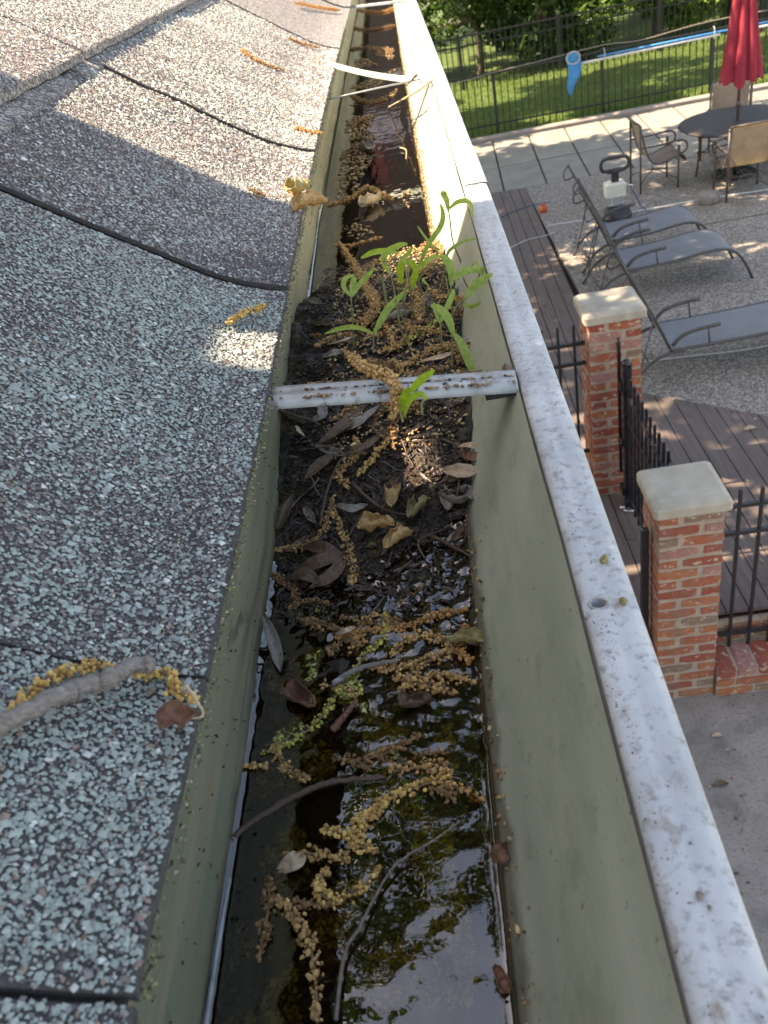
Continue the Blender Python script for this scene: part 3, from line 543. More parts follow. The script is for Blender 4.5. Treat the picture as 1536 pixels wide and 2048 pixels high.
CK = [
 (S_([(540,1755),(535,1828),(517,1919)]), 'short brown catkin strand sunk at the left of the near water', 'dark', .0032),
 (S_([(553,1796),(594,1842),(626,1919),(635,2046)]), 'long tan catkin running down to the bottom edge of the near water', 'tan', .0036),
 (S_([(571,1709),(635,1709),(699,1718)]), 'brown catkin lying level just left of the golden coil', 'tan', .0034),
 (S_([(772,1605),(735,1641),(708,1682),(758,1705)]), 'golden catkin hooking down into the top of the coil', 'gold', .0036),
 (S_([(653,1737),(635,1773),(662,1800),(717,1782),(758,1737)]), 'curled pale gold catkin forming the loop in the near water', 'gold', .0034),
 (S_([(645,1660),(690,1668),(745,1700)]), 'stubby golden catkin lying across the top of the loop', 'gold', .0030),
 (S_([(585,1800),(640,1810),(690,1800)]), 'thin half sunk catkin under the golden loop', 'dark', .0024),
 (S_([(706,1645),(776,1598),(831,1575),(901,1551)]), 'tan catkin slanting up right in front of the sunken stick', 'gold', .0030),
 (S_([(831,1536),(868,1530),(901,1545)]), 'small tufted catkin at the right above the slanting one', 'tan', .0040),
 (S_([(791,1356),(850,1372),(910,1388)]), 'thick tan catkin in the middle of the bead heap', 'tan', .0052),
 (S_([(795,1340),(850,1325),(905,1300)]), 'brown catkin at the top of the bead heap', 'tan', .0042),
 (S_([(800,1380),(870,1350),(948,1364)]), 'pale brown catkin crossing the bead heap to the front wall', 'tan', .0042),
 (S_([(784,1309),(815,1278),(870,1274),(905,1298)]), 'arched brown catkin behind the bead heap', 'tan', .0036),
 (S_([(672,1275),(735,1262),(800,1258),(870,1232),(935,1218)]), 'long rusty catkin spanning from mid gutter to the front wall', 'orange', .0034),
 (S_([(772,1223),(768,1270),(729,1313),(682,1376),(643,1434),(588,1481),(525,1505)]), 'long yellow green catkin running diagonally across the gutter', 'green', .0028),
 (S_([(479,1536),(505,1532),(534,1536)]), 'tiny tan catkin against the back wall', 'tan', .0020),
 (S_([(549,1489),(569,1536),(616,1559)]), 'tan catkin at the lower end of the yellow green strand', 'tan', .0032),
 (S_([(667,991),(652,1050),(621,1089),(545,1101)]), 'tan catkin curving left from the peak of the forked pair', 'tan', .0036),
 (S_([(664,1010),(691,1081),(707,1144),(703,1167)]), 'tan catkin dropping right from the peak of the forked pair', 'tan', .0034),
 (S_([(792,862),(761,898),(714,952)], .003), 'slim tan catkin on the shaded sludge in front of the strap', 'gold', .0024),
 (S_([(545,1148),(581,1175),(597,1210)]), 'dull brown catkin against the back wall left of the leaf fan', 'dark', .0030),
 (S_([(930,1250),(915,1290),(940,1330)]), 'rust brown catkin stuck to the foot of the front wall', 'orange', .0030),
 (S_([(600,1240),(660,1255),(720,1290)]), 'dark soaked catkin among the algae', 'dark', .0034),
 (S_([(730,1520),(780,1500),(840,1470)]), 'drowned olive catkin under the water surface', 'dark', .0026),
 (S_([(740,1330),(770,1340),(800,1320)]), 'small brown catkin beside the grey twig', 'tan', .0030),
 # heap behind the strap
 ([at_surf(665,490), at_surf(700,492), at_surf(735,482), at_surf(765,474)], 'tan catkin lying crosswise on the water at the far end of the seedling bed', 'tan', .0040),
 ([at_surf(679,486,.004), at_surf(700,518,.008), at_surf(729,565,.012), at_surf(751,608,.012), at_surf(733,647,.008)], 'long tan catkin draped down the left of the seedling bed', 'tan', .0044),
 (S_([(750,580),(742,620),(728,655)], .006), 'plump brown catkin between the two left seedlings', 'tan', .0050),
 (S_([(800,690),(845,665),(880,640)], .004), 'greenish catkin in the middle of the seedling bed', 'green', .0034),
 (S_([(755,705),(800,690),(830,655)], .003), 'olive catkin at the feet of the middle seedlings', 'tan', .0036),
 (S_([(620,670),(670,680),(715,690)], .002), 'dark catkin along the left end of the strap', 'dark', .0032),
 (S_([(850,700),(900,690),(960,700)], .003), 'dark tan catkin along the right end of the strap', 'tan', .0030),
 (S_([(790,560),(830,580),(840,640)], .006), 'sunlit catkin tangled round the seedling stems', 'tan', .0042),
 (S_([(860,580),(905,600),(950,590)], .006), 'brown catkin against the front wall beside the seedlings', 'tan', .0040),
 (S_([(890,640),(930,620),(965,640)], .004), 'brown catkin behind the drooping seedling leaf', 'dark', .0038),
 (S_([(700,640),(770,650),(790,700)], .004), 'brown catkin curling round the pale pebble', 'tan', .0038),
 ([at_surf(686,701,.006), at(729,733,ZC-.1745), at(770,752,ZC-.1735), at(797,785,ZC-.178), at(783,835,ZC-.19)], 'thick tan catkin hanging over the middle of the strap', 'tan', .0040),
 (S_([(654,411),(700,396),(736,370)], .001), 'brown catkin heap end against the back wall in the far water', 'tan', .0048),
 (S_([(736,372),(765,390),(785,398)], .001), 'bushy brown catkin at the front of the far heap', 'tan', .0052),
 (S_([(680,318),(705,300),(735,290)], .001), 'faint brown catkin in the far water below the pale leaf', 'dark', .0050),
 (S_([(700,190),(735,205),(775,200)], .001), 'brown catkin floating just before the bent green strap', 'dark', .0060),
 (S_([(705,255),(725,240),(740,250)], .001), 'brown catkin clump beside the lilac reflection', 'dark', .0050),
 (S_([(695,100),(740,95),(785,105)], .001), 'brown catkin drift just beyond the bent green strap', 'dark', .0070),
 (S_([(700,55),(745,60),(790,50)], .001), 'wide brown catkin drift across the farthest water', 'dark', .0090),
 (S_([(715,20),(760,25),(790,15)], .001), 'orange brown catkin drift under the farthest strap', 'orange', .0090),
 # on the shingles
 (Rf([(455,645),(485,628),(530,612)]), 'short golden brown catkin on the shaded shingles near the sunny patch', 'gold', .0030),
 (Rf([(482,98),(500,112),(530,128),(568,140)], .003), 'orange brown catkin on the sunlit shingles by a tab joint', 'orange', .0042),
 (Rf([(20,1425),(70,1375),(150,1335),(235,1335)], .003), 'golden catkin lying behind the grey stick on the near shingles', 'gold', .0030),
 (Rf([(270,1350),(330,1345),(352,1380),(395,1400)], .002), 'golden catkin poking out past the tip of the grey stick', 'gold', .0026),
 (Rf([(590,5),(640,15),(680,20)], .003), 'orange brown catkin drift on the farthest shingles', 'orange', .0060),
 (Rf([(578,75),(600,85),(640,95)], .002), 'small orange catkin on the shingles beside the far gutter', 'orange', .0035),
 (Rf([(590,255),(615,262),(645,266)], .002), 'thin orange catkin on the sunlit shingle edge', 'orange', .0026),
 (Rf([(500,378),(515,386),(530,392)], .002), 'tiny orange catkin on the sunlit shingles near the shadow line', 'orange', .0020),
 (Rf([(100,85),(112,95),(120,105)], .002), 'rust brown bent scrap of catkin on the upper left shingles', 'orange', .0022),
 (Rf([(570,370),(590,385),(605,395)], .002), 'orange catkin under the curled leaf at the shingle edge', 'orange', .0030),
]
for pts, lab, tone, rad in CK: cat_name(pts, lab, tone, rad*.86, dens=4300 if tone != 'green' else 2600)

rq = random.Random(19)
for k in range(17):
    px, py = rq.uniform(540, 900), rq.uniform(1190, 1640); a = rq.uniform(-.9, .7); L_ = rq.uniform(40, 110); c_ = rq.uniform(-14, 14)
    P_ = [at_surf(px+math.cos(a)*L_*t, py+math.sin(a)*L_*t+c_*math.sin(t*3), -.0006 if k % 2 else .0004) for t in (0, .35, .7, 1)]
    cat_name(P_, 'soaked brown catkin half sunk among the yellow green algae flecks', 'dark' if k % 3 else 'tan', .0027, dens=3600, group='catkins soaking among the algae')
for k in range(22):
    Y0 = rq.uniform(.41, .72); X0 = rq.uniform(-.062, .010); a = rq.uniform(0, 6.28); P_ = []
    for q in range(4):
        x, y = X0+q*.011*math.cos(a), Y0+q*.014*math.sin(a); a += rq.uniform(-.6, .6); x = min(x, Xf(soil_h(x, y), y)-.004); x = max(x, -.088)
        P_.append(np.array([x, y, max(WZ, soil_h(x, y))+.002+.004*rq.random()]))
    cat_name(P_, 'brown catkin buried in the tangle around the seedling stems', 'tan' if k % 3 else 'dark', .0030, dens=4000, group='catkins tangled round the seedlings')
# ------------------------------------------------------------------ leaves and sticks
def leaf(pts, w, label, m, name='dry_leaf', cat='leaf', face=(0.1, -.45, .9), fold=.25, curl=0):
    n = 20; L_ = smoothline(pts, n); o0 = np.array(L_[0]); sd = len(label)*1.7+pts[0][0]*99; mb = MB(); vs_ = []
    fc = np.array(face)+np.array([mnoise.noise(Vector((sd, 1, 1)))*.8, 0, 0])
    for i, p in enumerate(L_):
        t = np.array(L_[min(i+1, n-1)])-np.array(L_[max(i-1, 0)]); t /= np.linalg.norm(t)+1e-9
        q = np.cross(t, fc); q /= np.linalg.norm(q)+1e-9; nn = np.cross(q, t); u = i/(n-1)
        ww = w*(math.sin(math.pi*min(1, .03+u*.97))**.85)*(1+.22*mnoise.noise(Vector((u*5, sd, 0))))+w*.04
        for k, a in enumerate((-1, -.5, 0, .5, 1)):
            c = w*(.55*abs(a)**1.6*(1+.5*mnoise.noise(Vector((u*3, sd, a))))+.28*mnoise.noise(Vector((u*9, sd+a*2, 4)))) + (.12*w if k == 2 else 0)
            vs_.append(p-o0+q*a*ww*(1-.12*abs(a))+nn*c*(1 if curl >= 0 else -1))
    mb.add(vs_, [(5*i+k, 5*i+k+1, 5*i+6+k, 5*i+5+k) for i in range(n-1) for k in range(4)], smooth=True)
    o = mb.obj(name, m); o.location = o0
    s = o.modifiers.new('s', 'SOLIDIFY'); s.thickness = .0002
    return tag(o, label, cat)
leaf([at_surf(527,1228,.010), at_surf(545,1275,.007), at_surf(556,1315,.003), at_surf(562,1345,.001)], .0030, 'long grey brown leaf propped against the back wall', MT['leaf_grey'])
def curled_leaf(px, py, lift, s, label, m, seed, at_=at_surf, name='curled_leaf'):
    """a dry leaf rolled along its length with a ragged rim"""
    r_ = random.Random(seed); p0 = np.array(at_(px, py, lift)); a0 = r_.uniform(0, 6.28); turn = r_.uniform(3.6, 6.0)
    mb = MB(); U = np.linspace(-1, 1, 20); V = np.linspace(-1, 1, 13); ca, sa = math.cos(a0), math.sin(a0)
    def f(u, v):
        w = .55*(1-abs(u)**2.2)**.6 + .13*mnoise.noise(Vector((u*3.5, seed, 1))) ; rr = .42+.12*u; th = v*turn*w/1.1
        x = u*(1+.08*math.sin(v*4)); y = rr*math.sin(th); z = rr*(1-math.cos(th)) + .10*math.sin(u*3+seed) + .25*u*u + .26*mnoise.noise(Vector((u*2.2, v*2.6, seed))) + .07*mnoise.noise(Vector((u*7, v*8, seed)))
        return (s*(x*ca-y*sa), s*(x*sa+y*ca), s*z)
    mb.grid(f, U, V); o = mb.obj(name, m); o.location = p0; sd = o.modifiers.new('s', 'SOLIDIFY'); sd.thickness = .00025
    return tag(o, label, 'leaf')
curled_leaf(787, 1000, .006, .0085, 'small golden leaf curled like a shell on the sludge', MT['leaf_tan'], 3)
curled_leaf(752, 1055, .004, .0095, 'crumpled tan leaf with a pointed corner below the shell shaped one', MT['leaf_tan'], 9)
curled_leaf(795, 1082, .003, .0085, 'dull tan leaf tip drooping onto the wet sludge', MT['leaf_tan'], 14)
curled_leaf(835, 1020, .003, .0085, 'pale rolled leaf lying on the twig', MT['leaf_olive'], 21)
curled_leaf(600, 382, .003, .011, 'dry olive leaf snagged at the shingle edge, upper half', MT['leaf_olive'], 5, at_roof)
curled_leaf(622, 415, .006, .013, 'rolled tan leaf hanging over the shingle edge into the gutter', MT['leaf_tan'], 33, at_roof)
curled_leaf(600, 1400, .002, .009, 'reddish folded leaf standing in the algae', MT['leaf_red'], 41)
curled_leaf(932, 1282, .003, .008, 'olive rolled leaf by the foot of the front wall', MT['leaf_olive'], 52)
curled_leaf(830, 1408, .001, .0065, 'brown wet leaf floating below the bead heap', MT['leaf_brown'], 61)
curled_leaf(918, 1000, .006, .010, 'purplish leaf scrap in the streak of sun', MT['leaf_grey'], 62)
curled_leaf(795, 640, .004, .010, 'dark purple brown scrap between the seedlings', MT['leaf_grey'], 72)
curled_leaf(1003, 1960, .004, .0042, 'dark maroon leaf clinging to the front wall at the bottom', MT['leaf_red'], 77)
curled_leaf(735, 297, .002, .016, 'whitish leaf floating in the far gutter water', MT['leaf_grey'], 78)
curled_leaf(740, 410, .002, .016, 'pale curled leaf on the near side of the far catkin heap', MT['leaf_straw'], 79)
for i, (a, b_, c_, w, m_, lab) in enumerate([
    ((640,1170), (610,1150), (575,1160), .0035, 'leaf_brown', 'lowest leaf of the dark brown fan by the back wall'),
    ((690,1110), (640,1125), (590,1145), .0040, 'leaf_brown', 'middle leaf of the dark brown fan by the back wall'),
    ((680,1115), (650,1100), (605,1095), .0038, 'leaf_brown', 'top leaf of the dark brown fan by the back wall'),
    ((688,1120), (665,1150), (620,1178), .0035, 'leaf_brown', 'leaf of the brown fan pointing toward the near end'),
    ((735,812), (690,850), (640,890), .0040, 'leaf_brown', 'long brown blade leaning in the shade under the strap'),
    ((760,815), (720,845), (690,862), .0034, 'leaf_grey', 'greyish blade lying above the long brown one'),
    ((765,868), (735,890), (690,915), .0022, 'leaf_brown', 'narrow folded blade beside the slim catkin'),
    ((670,910), (640,930), (608,962), .0034, 'leaf_brown', 'broad brown blade pointing toward the back wall'),
    ((640,805), (645,830), (622,845), .0030, 'leaf_grey', 'small cupped grey leaf under the left end of the strap'),
    ((592,852), (598,862), (607,872), .0014, 'leaf_straw', 'tiny white seed husk near the back wall under the strap'),
    ((675,1012), (705,1018), (735,1012), .0024, 'leaf_grey', 'slim grey leaf left of the shell shaped leaf'),
    ((560,1060), (575,1020), (590,990), .0035, 'leaf_brown', 'dark upright leaf pressed against the back wall'),
    ((972,820), (968,860), (960,915), .0026, 'leaf_grey', 'long bark strip standing in the corner under the strap'),
    ((890,943), (925,945), (965,942), .0045, 'leaf_straw', 'broad sunlit strip of straw coloured bark by the front wall'),
    ((930,912), (945,915), (968,915), .0030, 'leaf_red', 'short reddish bark chip above the straw strip'),
    ((918,895), (940,892), (958,900), .0020, 'leaf_straw', 'small pale chip topmost in the streak of sun'),
    ((640,720), (665,708), (690,705), .0028, 'leaf_grey', 'grey leaf half buried at the left behind the strap'),
    ((915,690), (960,682), (1000,685), .0040, 'leaf_grey', 'long grey curled leaf at the right behind the strap'),
    ((840,725), (880,715), (910,705), .0018, 'leaf_straw', 'straw sliver behind the middle of the strap'),
    ((655,690), (690,680), (715,672), .0012, 'leaf_straw', 'pale stalk sloping over the sludge at the left'),
    ((710,1255), (690,1262), (672,1270), .0012, 'leaf_straw', 'thin straw fleck beside the algae'),
    ((560,1740), (590,1722), (600,1718), .0030, 'leaf_straw', 'pinkish leaf sliver in the near water'),
    ((985,1715), (1003,1705), (1020,1692), .0030, 'leaf_red', 'rust red leaf stuck on the front wall above the water')]):
    leaf([at_surf(*a, .004), at_surf(*b_, .007), at_surf(*c_, .003)], w, lab, MT[m_], curl=1)
leaf(Rf([(320,1460),(350,1440),(395,1428)], .004), .0045, 'small brown leaf under the curved stalk on the near shingles', MT['leaf_red'])
# leaves lying on deck and concrete
for (px, py, z, w, lab, m_) in [(1500, 858, .462, .035, 'pale leaf lying on the deck boards', 'leaf_straw'), (1435, 1472, .006, .022, 'whitish triangular leaf on the concrete by the brick wall', 'leaf_straw'),
        (1440, 1570, .006, .032, 'flat brown leaf on the concrete near the gutter lip', 'leaf_brown'), (1456, 1500, .004, .010, 'tiny pale leaf fleck beside the triangular leaf', 'leaf_straw'), (1500, 1464, .004, .012, 'small grey leaf fleck on the concrete right of the triangular leaf', 'leaf_grey')]:
    p = at(px, py, z); leaf([p+np.array([-w*1.4, 0, 0]), p+np.array([0, w*.25, .004]), p+np.array([w*1.4, 0, .002])], w*.62, lab, MT[m_])
rm = random.Random(23)
for k in range(26):
    px, py = rm.uniform(560, 930), rm.uniform(795, 1090); a = rm.choice([rm.uniform(-.9, -.3), rm.uniform(-.9, -.3), rm.uniform(.2, 1.6)]); L_ = rm.uniform(35, 95)*(1 if px < 800 else .6)
    P_ = [at_surf(px+math.cos(a)*L_*t, py+math.sin(a)*L_*t, .001+.003*(t > .4)*rm.random()) for t in (-.5, 0, .5)]
    leaf(P_, rm.uniform(.0012, .0036), 'brown rotted leaf matted into the wet sludge in front of the strap', MT[rm.choice(['leaf_brown', 'leaf_dark', 'leaf_dark', 'leaf_brown', 'leaf_grey'])], face=(rm.uniform(-.6, .6), -.4, .8))['group'] = 'rotted leaves matted in front of the strap'
for k in range(14):
    px, py = rm.uniform(620, 960), rm.uniform(600, 715); a = rm.uniform(-.6, .6); L_ = rm.uniform(25, 60)
    P_ = [at_surf(px+math.cos(a)*L_*t, py+math.sin(a)*L_*t, .002+.004*(t > .4)*rm.random()) for t in (-.5, 0, .5)]
    leaf(P_, rm.uniform(.0015, .0034), 'brown rotted leaf in the tangle behind the strap', MT[rm.choice(['leaf_brown', 'leaf_dark', 'leaf_grey'])], face=(rm.uniform(-.6, .6), -.4, .8))['group'] = 'rotted leaves behind the strap'
def stick(pts, r, label, m, name='twig', knots=True, taper=.5):
    L_ = smoothline(pts, 18); o0 = np.array(L_[0]); k = len(L_); mb = MB(); L_ = [np.array(p)-o0 for p in L_]
    L_ = smoothline(L_, 48); k = 48; sd = len(label)
    L_ = [p+r*.45*np.array([mnoise.noise(Vector((i*.45, sd, 0))), mnoise.noise(Vector((i*.45, sd, 5))), mnoise.noise(Vector((i*.4, sd, 9)))*.6]) for i, p in enumerate(L_)]
    rr = [r*(1-taper*i/k)*(1+.16*mnoise.noise(Vector((i*1.3, sd, 2)))+(.4 if knots and i % 13 == 6 else 0)) for i in range(k)]; rr[-1] *= .55
    mb.tube(L_, rr, 9); o = mb.obj(name, m); o.location = o0; return tag(o, label, 'stick')
st = stick(Rf([(-60,1478),(20,1440),(110,1395),(165,1372),(215,1362),(255,1335),(312,1328)], .008), .0026, 'thick weathered grey stick on the near shingles', MT['bark_grey'], 'stick', True, .12)
stick(Rf([(372,1372),(392,1400),(405,1432),(360,1438)], .003), .0005, 'thin tan stalk curving round the brown leaf on the shingles', MT['leaf_straw'])
stick(S_([(440,1720),(480,1665),(560,1610),(640,1570),(700,1560),(770,1555)], .0004), .0017, 'long dark sunken stick across the near water', MT['twig'], 'stick')
stick([at_surf(*q, .003) for q in [(672,2040),(682,1950),(694,1895),(722,1850),(760,1775),(800,1722),(865,1682),(925,1640)]], .0007, 'slender grey twig slanting up out of the near water', MT['twig_mid'])
stick(S_([(665,1368),(710,1340),(765,1325),(795,1322)], .004), .0013, 'short grey brown twig lying over the yellow green catkin', MT['bark_grey'])
stick(S_([(665,1460),(690,1430),(715,1400)], .003), .0016, 'stubby red brown twig at the middle of the yellow green catkin', MT['leaf_red'])
stick(S_([(540,815),(590,832),(615,838),(640,850)], .006), .0012, 'dark bent twig by the back wall under the strap', MT['twig'])
stick(S_([(640,1052),(652,990),(675,930),(708,893)], .008), .0008, 'slender dark twig standing left of the slim catkin', MT['twig'])
stick(S_([(704,966),(740,1000),(775,1022),(815,1030)], .006), .0010, 'reddish leaf stalk leading to the golden leaves', MT['twig'])
stick(S_([(920,930),(915,985),(900,1020)], .005), .0007, 'thin dark twig crossing the streak of sun', MT['twig'])
stick(S_([(860,1070),(900,1090),(945,1115)], .003), .0010, 'black twig on the glistening sludge at the right', MT['twig'])
stick(S_([(700,1070),(715,1040),(732,1012)], .003), .0008, 'short dark twig left of the crumpled leaf', MT['twig'])
stick([aty(865, 160, 1.19), aty(830, 185, 1.14), at_surf(776, 215, .002)], .0018, 'pale stick leaning from the far strap into the water', MT['leaf_straw'], 'stick')
stick([aty(833, 150, 1.2), aty(812, 172, 1.18)], .0016, 'dark splinter hanging under the bent green strap', MT['twig'])
stick(S_([(800,295),(812,300),(812,318)], .003), .0008, 'curved pale stalk by the sunny front wall', MT['leaf_straw'])
for k in range(20):
    px, py = rm.uniform(565, 940), rm.uniform(800, 1110); a = rm.uniform(-1.4, 1.2); L_ = rm.uniform(25, 80)
    stick([at_surf(px+math.cos(a)*L_*t+rm.uniform(-6, 6), py+math.sin(a)*L_*t, .002+.003*rm.random()) for t in (-.5, -.1, .3, .6)], rm.uniform(.00025, .0006), 'thin dark stem tangled in the sludge before the strap', MT[rm.choice(['twig', 'twig', 'twig_mid'])])['group'] = 'thin stems tangled in the sludge'
# pale scum line on the back wall (left), reflected sky put into its colour
mb = MB(); pl = [np.array([XB+.0016, y, WZ+.001+.0008*math.sin(y*60)]) for y in np.linspace(-.05, .165, 24)]
mb.tube(pl, [.0007*(.5+.9*abs(math.sin(i*1.7))) for i in range(24)], 6, flat=.6); o = mb.obj('residue_line', MT['scum'], gut)
# crumbs of rotten litter: seeds, flecks of leaf, bead flowers
def litter(n, fx, smin, smax, cols, name, label, m, flat=.35):
    P = []; 
    while len(P) < n:
        p = fx()
        if p is not None: P.append(p)
    P = np.array(P); q = rng.integers(0, len(cols), n); c = np.array(cols)[q]*rng.uniform(.6, 1.3, (n, 1))
    s = smin*np.exp(rng.uniform(0, math.log(smax/smin), n))
    V = IV[None]*(1+rng.uniform(-.4, .4, (n, 12, 1))); sc = np.stack([s*rng.uniform(.7, 2.4, n), s, s*flat], 1)[:, None, :]; V = V*sc
    th = rng.uniform(0, 6.28, n)[:, None]; x = V[..., 0]*np.cos(th)-V[..., 1]*np.sin(th); y = V[..., 0]*np.sin(th)+V[..., 1]*np.cos(th)
    z = V[..., 2]+x*rng.uniform(-.5, .5, (n, 1)); V = np.stack([x, y, z], 2)+P[:, None, :]
    Fq = (np.arange(n)[:, None, None]*12 + IF[None]).reshape(-1, 3)
    o = link(name, np_mesh(name, V.reshape(-1, 3), Fq, np.repeat(c, 20, 0), True), None, m); return tag(o, label, kind='stuff')
def fx_heap():
    Y = random.uniform(.29, .77); X = random.uniform(XB+.003, .025)
    z = soil_h(X, Y)
    if X > Xf(z, Y)-.003: return None
    return (X, Y, max(z, WZ-.001)+.0008)
litter(9000, fx_heap, .0004, .0015, [(.02,.012,.008), (.04,.024,.014), (.08,.045,.025), (.012,.008,.006), (.012,.008,.006), (.05,.035,.02), (.03,.02,.012)], 'leaf_litter', 'rotted crumbs of leaf and seed on the sludge', MT['litter'])
def shreds(n, name, label):
    mb = MB(); r_ = random.Random(77)
    k = 0
    while k < n:
        Y = r_.uniform(.29, .75); X = r_.uniform(XB+.004, .02); z = soil_h(X, Y)
        if X > Xf(z, Y)-.006: continue
        k += 1; a = r_.uniform(-.9, .9)+(math.pi/2 if r_.random() < .35 else 0); L_ = r_.uniform(.004, .016); w = r_.uniform(.0002, .0011)
        d = np.array([math.cos(a), math.sin(a), 0])*L_/2; P = [np.array([X, Y, 0])+d*t for t in (-1, -.3, .4, 1)]
        P = [p+np.array([r_.uniform(-.0006, .0006), 0, max(WZ-.0005, soil_h(p[0], p[1]))+.0008+r_.uniform(0, .0016)]) for p in P]
        mb.ribbon(P, [w*.4, w, w*.9, w*.3], (r_.uniform(-.4, .4), -.3, .9), .3)
    o = mb.obj(name, MT['leaf_dark']); return tag(o, label, kind='stuff')
shreds(750, 'leaf_shreds', 'brown fibres and shreds of rotted leaves on the sludge')
def fx_back():
    Y = random.uniform(.40, .74); X = random.uniform(-.075, .02); z = soil_h(X, Y)
    if X > Xf(z, Y)-.004: return None
    return (X, Y, z+random.uniform(.0005, .006))
litter(2600, fx_back, .0004, .0010, [(.45,.31,.15), (.32,.20,.09), (.52,.40,.19), (.22,.13,.06)], 'loose_catkin_flowers', 'loose brown bead flowers over the seedling bed', MT['catkin'], .9)
def fx_alg():
    Y = random.uniform(.02, .30); X = random.uniform(XB+.004, -.018)
    if mnoise.noise(Vector((X*55, Y*40, 3))) < (.05 if Y > .12 else .25): return None
    return (X, Y, min(soil_h(X, Y), WZ-.0005)+.0005)
litter(12000, fx_alg, .0003, .0011, [(.24,.25,.04), (.36,.37,.07), (.15,.14,.03), (.40,.41,.16), (.12,.075,.03)], 'algae', 'yellow green algae flecks on the gutter floor', MT['algae'], .5)
def fx_wall():
    Y = random.choice([random.uniform(.1, .4) if random.random() < .25 else random.uniform(.7, 2), random.uniform(.7, 2.2), random.uniform(.7, 1.3)]); h = abs(random.gauss(0, .006)); z = WZ+h
    return (Xf(z, Y)-.0008, Y, z)
litter(1300, fx_wall, .0003, .0009, [(.42,.26,.10), (.30,.17,.07), (.12,.07,.03), (.5,.36,.18)], 'waterline_crumbs', 'brown crumbs stuck along the foot of the front wall', MT['litter'], .8)
def fx_bw():
    Y = random.uniform(.05, 1.6); z = WZ+random.uniform(0, .06)**1.0; return (XBf(Y)+.0006, Y, z)
litter(500, fx_bw, .0002, .0006, [(.10,.06,.03), (.04,.025,.015), (.25,.16,.08)], 'wall_flecks', 'dark dirt flecks stuck on the back wall', MT['litter'], .8)
def fx_edge():
    Y = random.uniform(-.05, 1.8); return (Xe(Y)+random.uniform(-.0008, .0018), Y, EZ-random.uniform(.0005, .006))
litter(3000, fx_edge, .0002, .0006, [(.16,.165,.05), (.20,.19,.09), (.10,.095,.045), (.28,.26,.16)], 'edge_moss', 'thin olive moss along the shingle edge', MT['algae'], .8)
def fx_lip():
    Y = random.uniform(.02, 1.0); t = abs(random.gauss(0, .22)) if random.random() < .7 else random.uniform(0, .95)
    if t > .97 or mnoise.noise(Vector((t*3, Y*40, 2))) < random.uniform(-.35, .25): return None
    x = Xi(Y)+(Xo(Y)-Xi(Y))*t; return (x, Y, lip_h(x, Y)+.0001)
litter(1400, fx_lip, .00008, .00026, [(.20,.13,.08), (.10,.07,.05), (.34,.25,.16), (.15,.10,.10)], 'lip_grit', 'brown grit and specks on the gutter lip', MT['litter'], .35)
def floaters():
    Y = random.uniform(.8, 2.3); X = random.uniform(XB+.004, -.012)
    if mnoise.noise(Vector((X*18, Y*9, 9))) < .12: return None
    return (X, Y, WZ+.0008)
litter(1100, floaters, .0008, .0022, [(.26,.16,.07), (.18,.11,.05), (.36,.24,.11)], 'floating_crumbs', 'brown flower crumbs drifting on the far water', MT['litter'], .5)
def fx_strap():
    x = random.uniform(-.095, .03); 
    if mnoise.noise(Vector((x*60, 3, 1))) < random.uniform(-.3, .3): return None
    a = random.choice([random.uniform(-1, -.8), random.uniform(-.1, .15), random.uniform(.7, 1), random.uniform(-1, 1)])
    return (x, .361+a*.00775, ZC-.1765+(x+.098)/.1295*(-.0135)+.0022)
litter(420, fx_strap, .0003, .0011, [(.10,.06,.035), (.05,.03,.02), (.3,.19,.09), (.18,.12,.07)], 'strap_dirt', 'rotted crumbs and flower bits lying on the strap', MT['litter'], .6)
def fx_ground():
    x, y = random.uniform(.3, 3.2), random.uniform(1.5, 3.6); return (x, y, .003)
litter(260, fx_ground, .003, .011, [(.40,.33,.25), (.16,.11,.07), (.28,.2,.13), (.08,.06,.045)], 'ground_litter', 'small leaf bits and grit scattered over the concrete', MT['litter'], .2)
def fx_deck():
    x, y = random.uniform(.9, 3.5), random.uniform(4, 13); return (x, y, DZ+.018 if (x < 1.58 or y < 6.65-.83*(x-1.71)) else DZ+.004)
DZ = .44
litter(420, fx_deck, .004, .016, [(.36,.25,.15), (.16,.10,.06), (.28,.2,.13), (.10,.08,.05)], 'deck_litter', 'small dry leaf bits scattered over deck and patio', MT['litter'], .2)
def bump_clod(px, py, s, lab, seed, m='leaf_olive'):
    r_ = random.Random(seed); mb = MB(); V = IV*(1+np.array([[r_.uniform(-.3, .3)] for _ in range(12)])); mb.add(V*s*np.array([1, 1.2, .8]), [tuple(f) for f in IF])
    p = at(px, py, GZ+.002); o = mb.obj('dirt_clod', MT[m]); o.location = p; tag(o, lab, 'dirt')
bump_clod(1210, 1117, .0018, 'larger olive dirt clod on the lip above the punched hole', 1)
bump_clod(1247, 1203, .0014, 'smaller olive dirt clod at the outer rim beside the punched hole', 2)
for i, (px, py, lab) in enumerate([(1012, 740, 'brown crumb heap at the strap end by the lip'), (1400, 1792, 'dark lilac speck on the near part of the lip'), (1419, 1815, 'tiny lilac speck below the larger one on the lip')]):
    bump_clod(px, py, (.003, .0010, .0007)[i], lab, 5+i, 'leaf_brown' if i == 0 else 'leaf_grey')
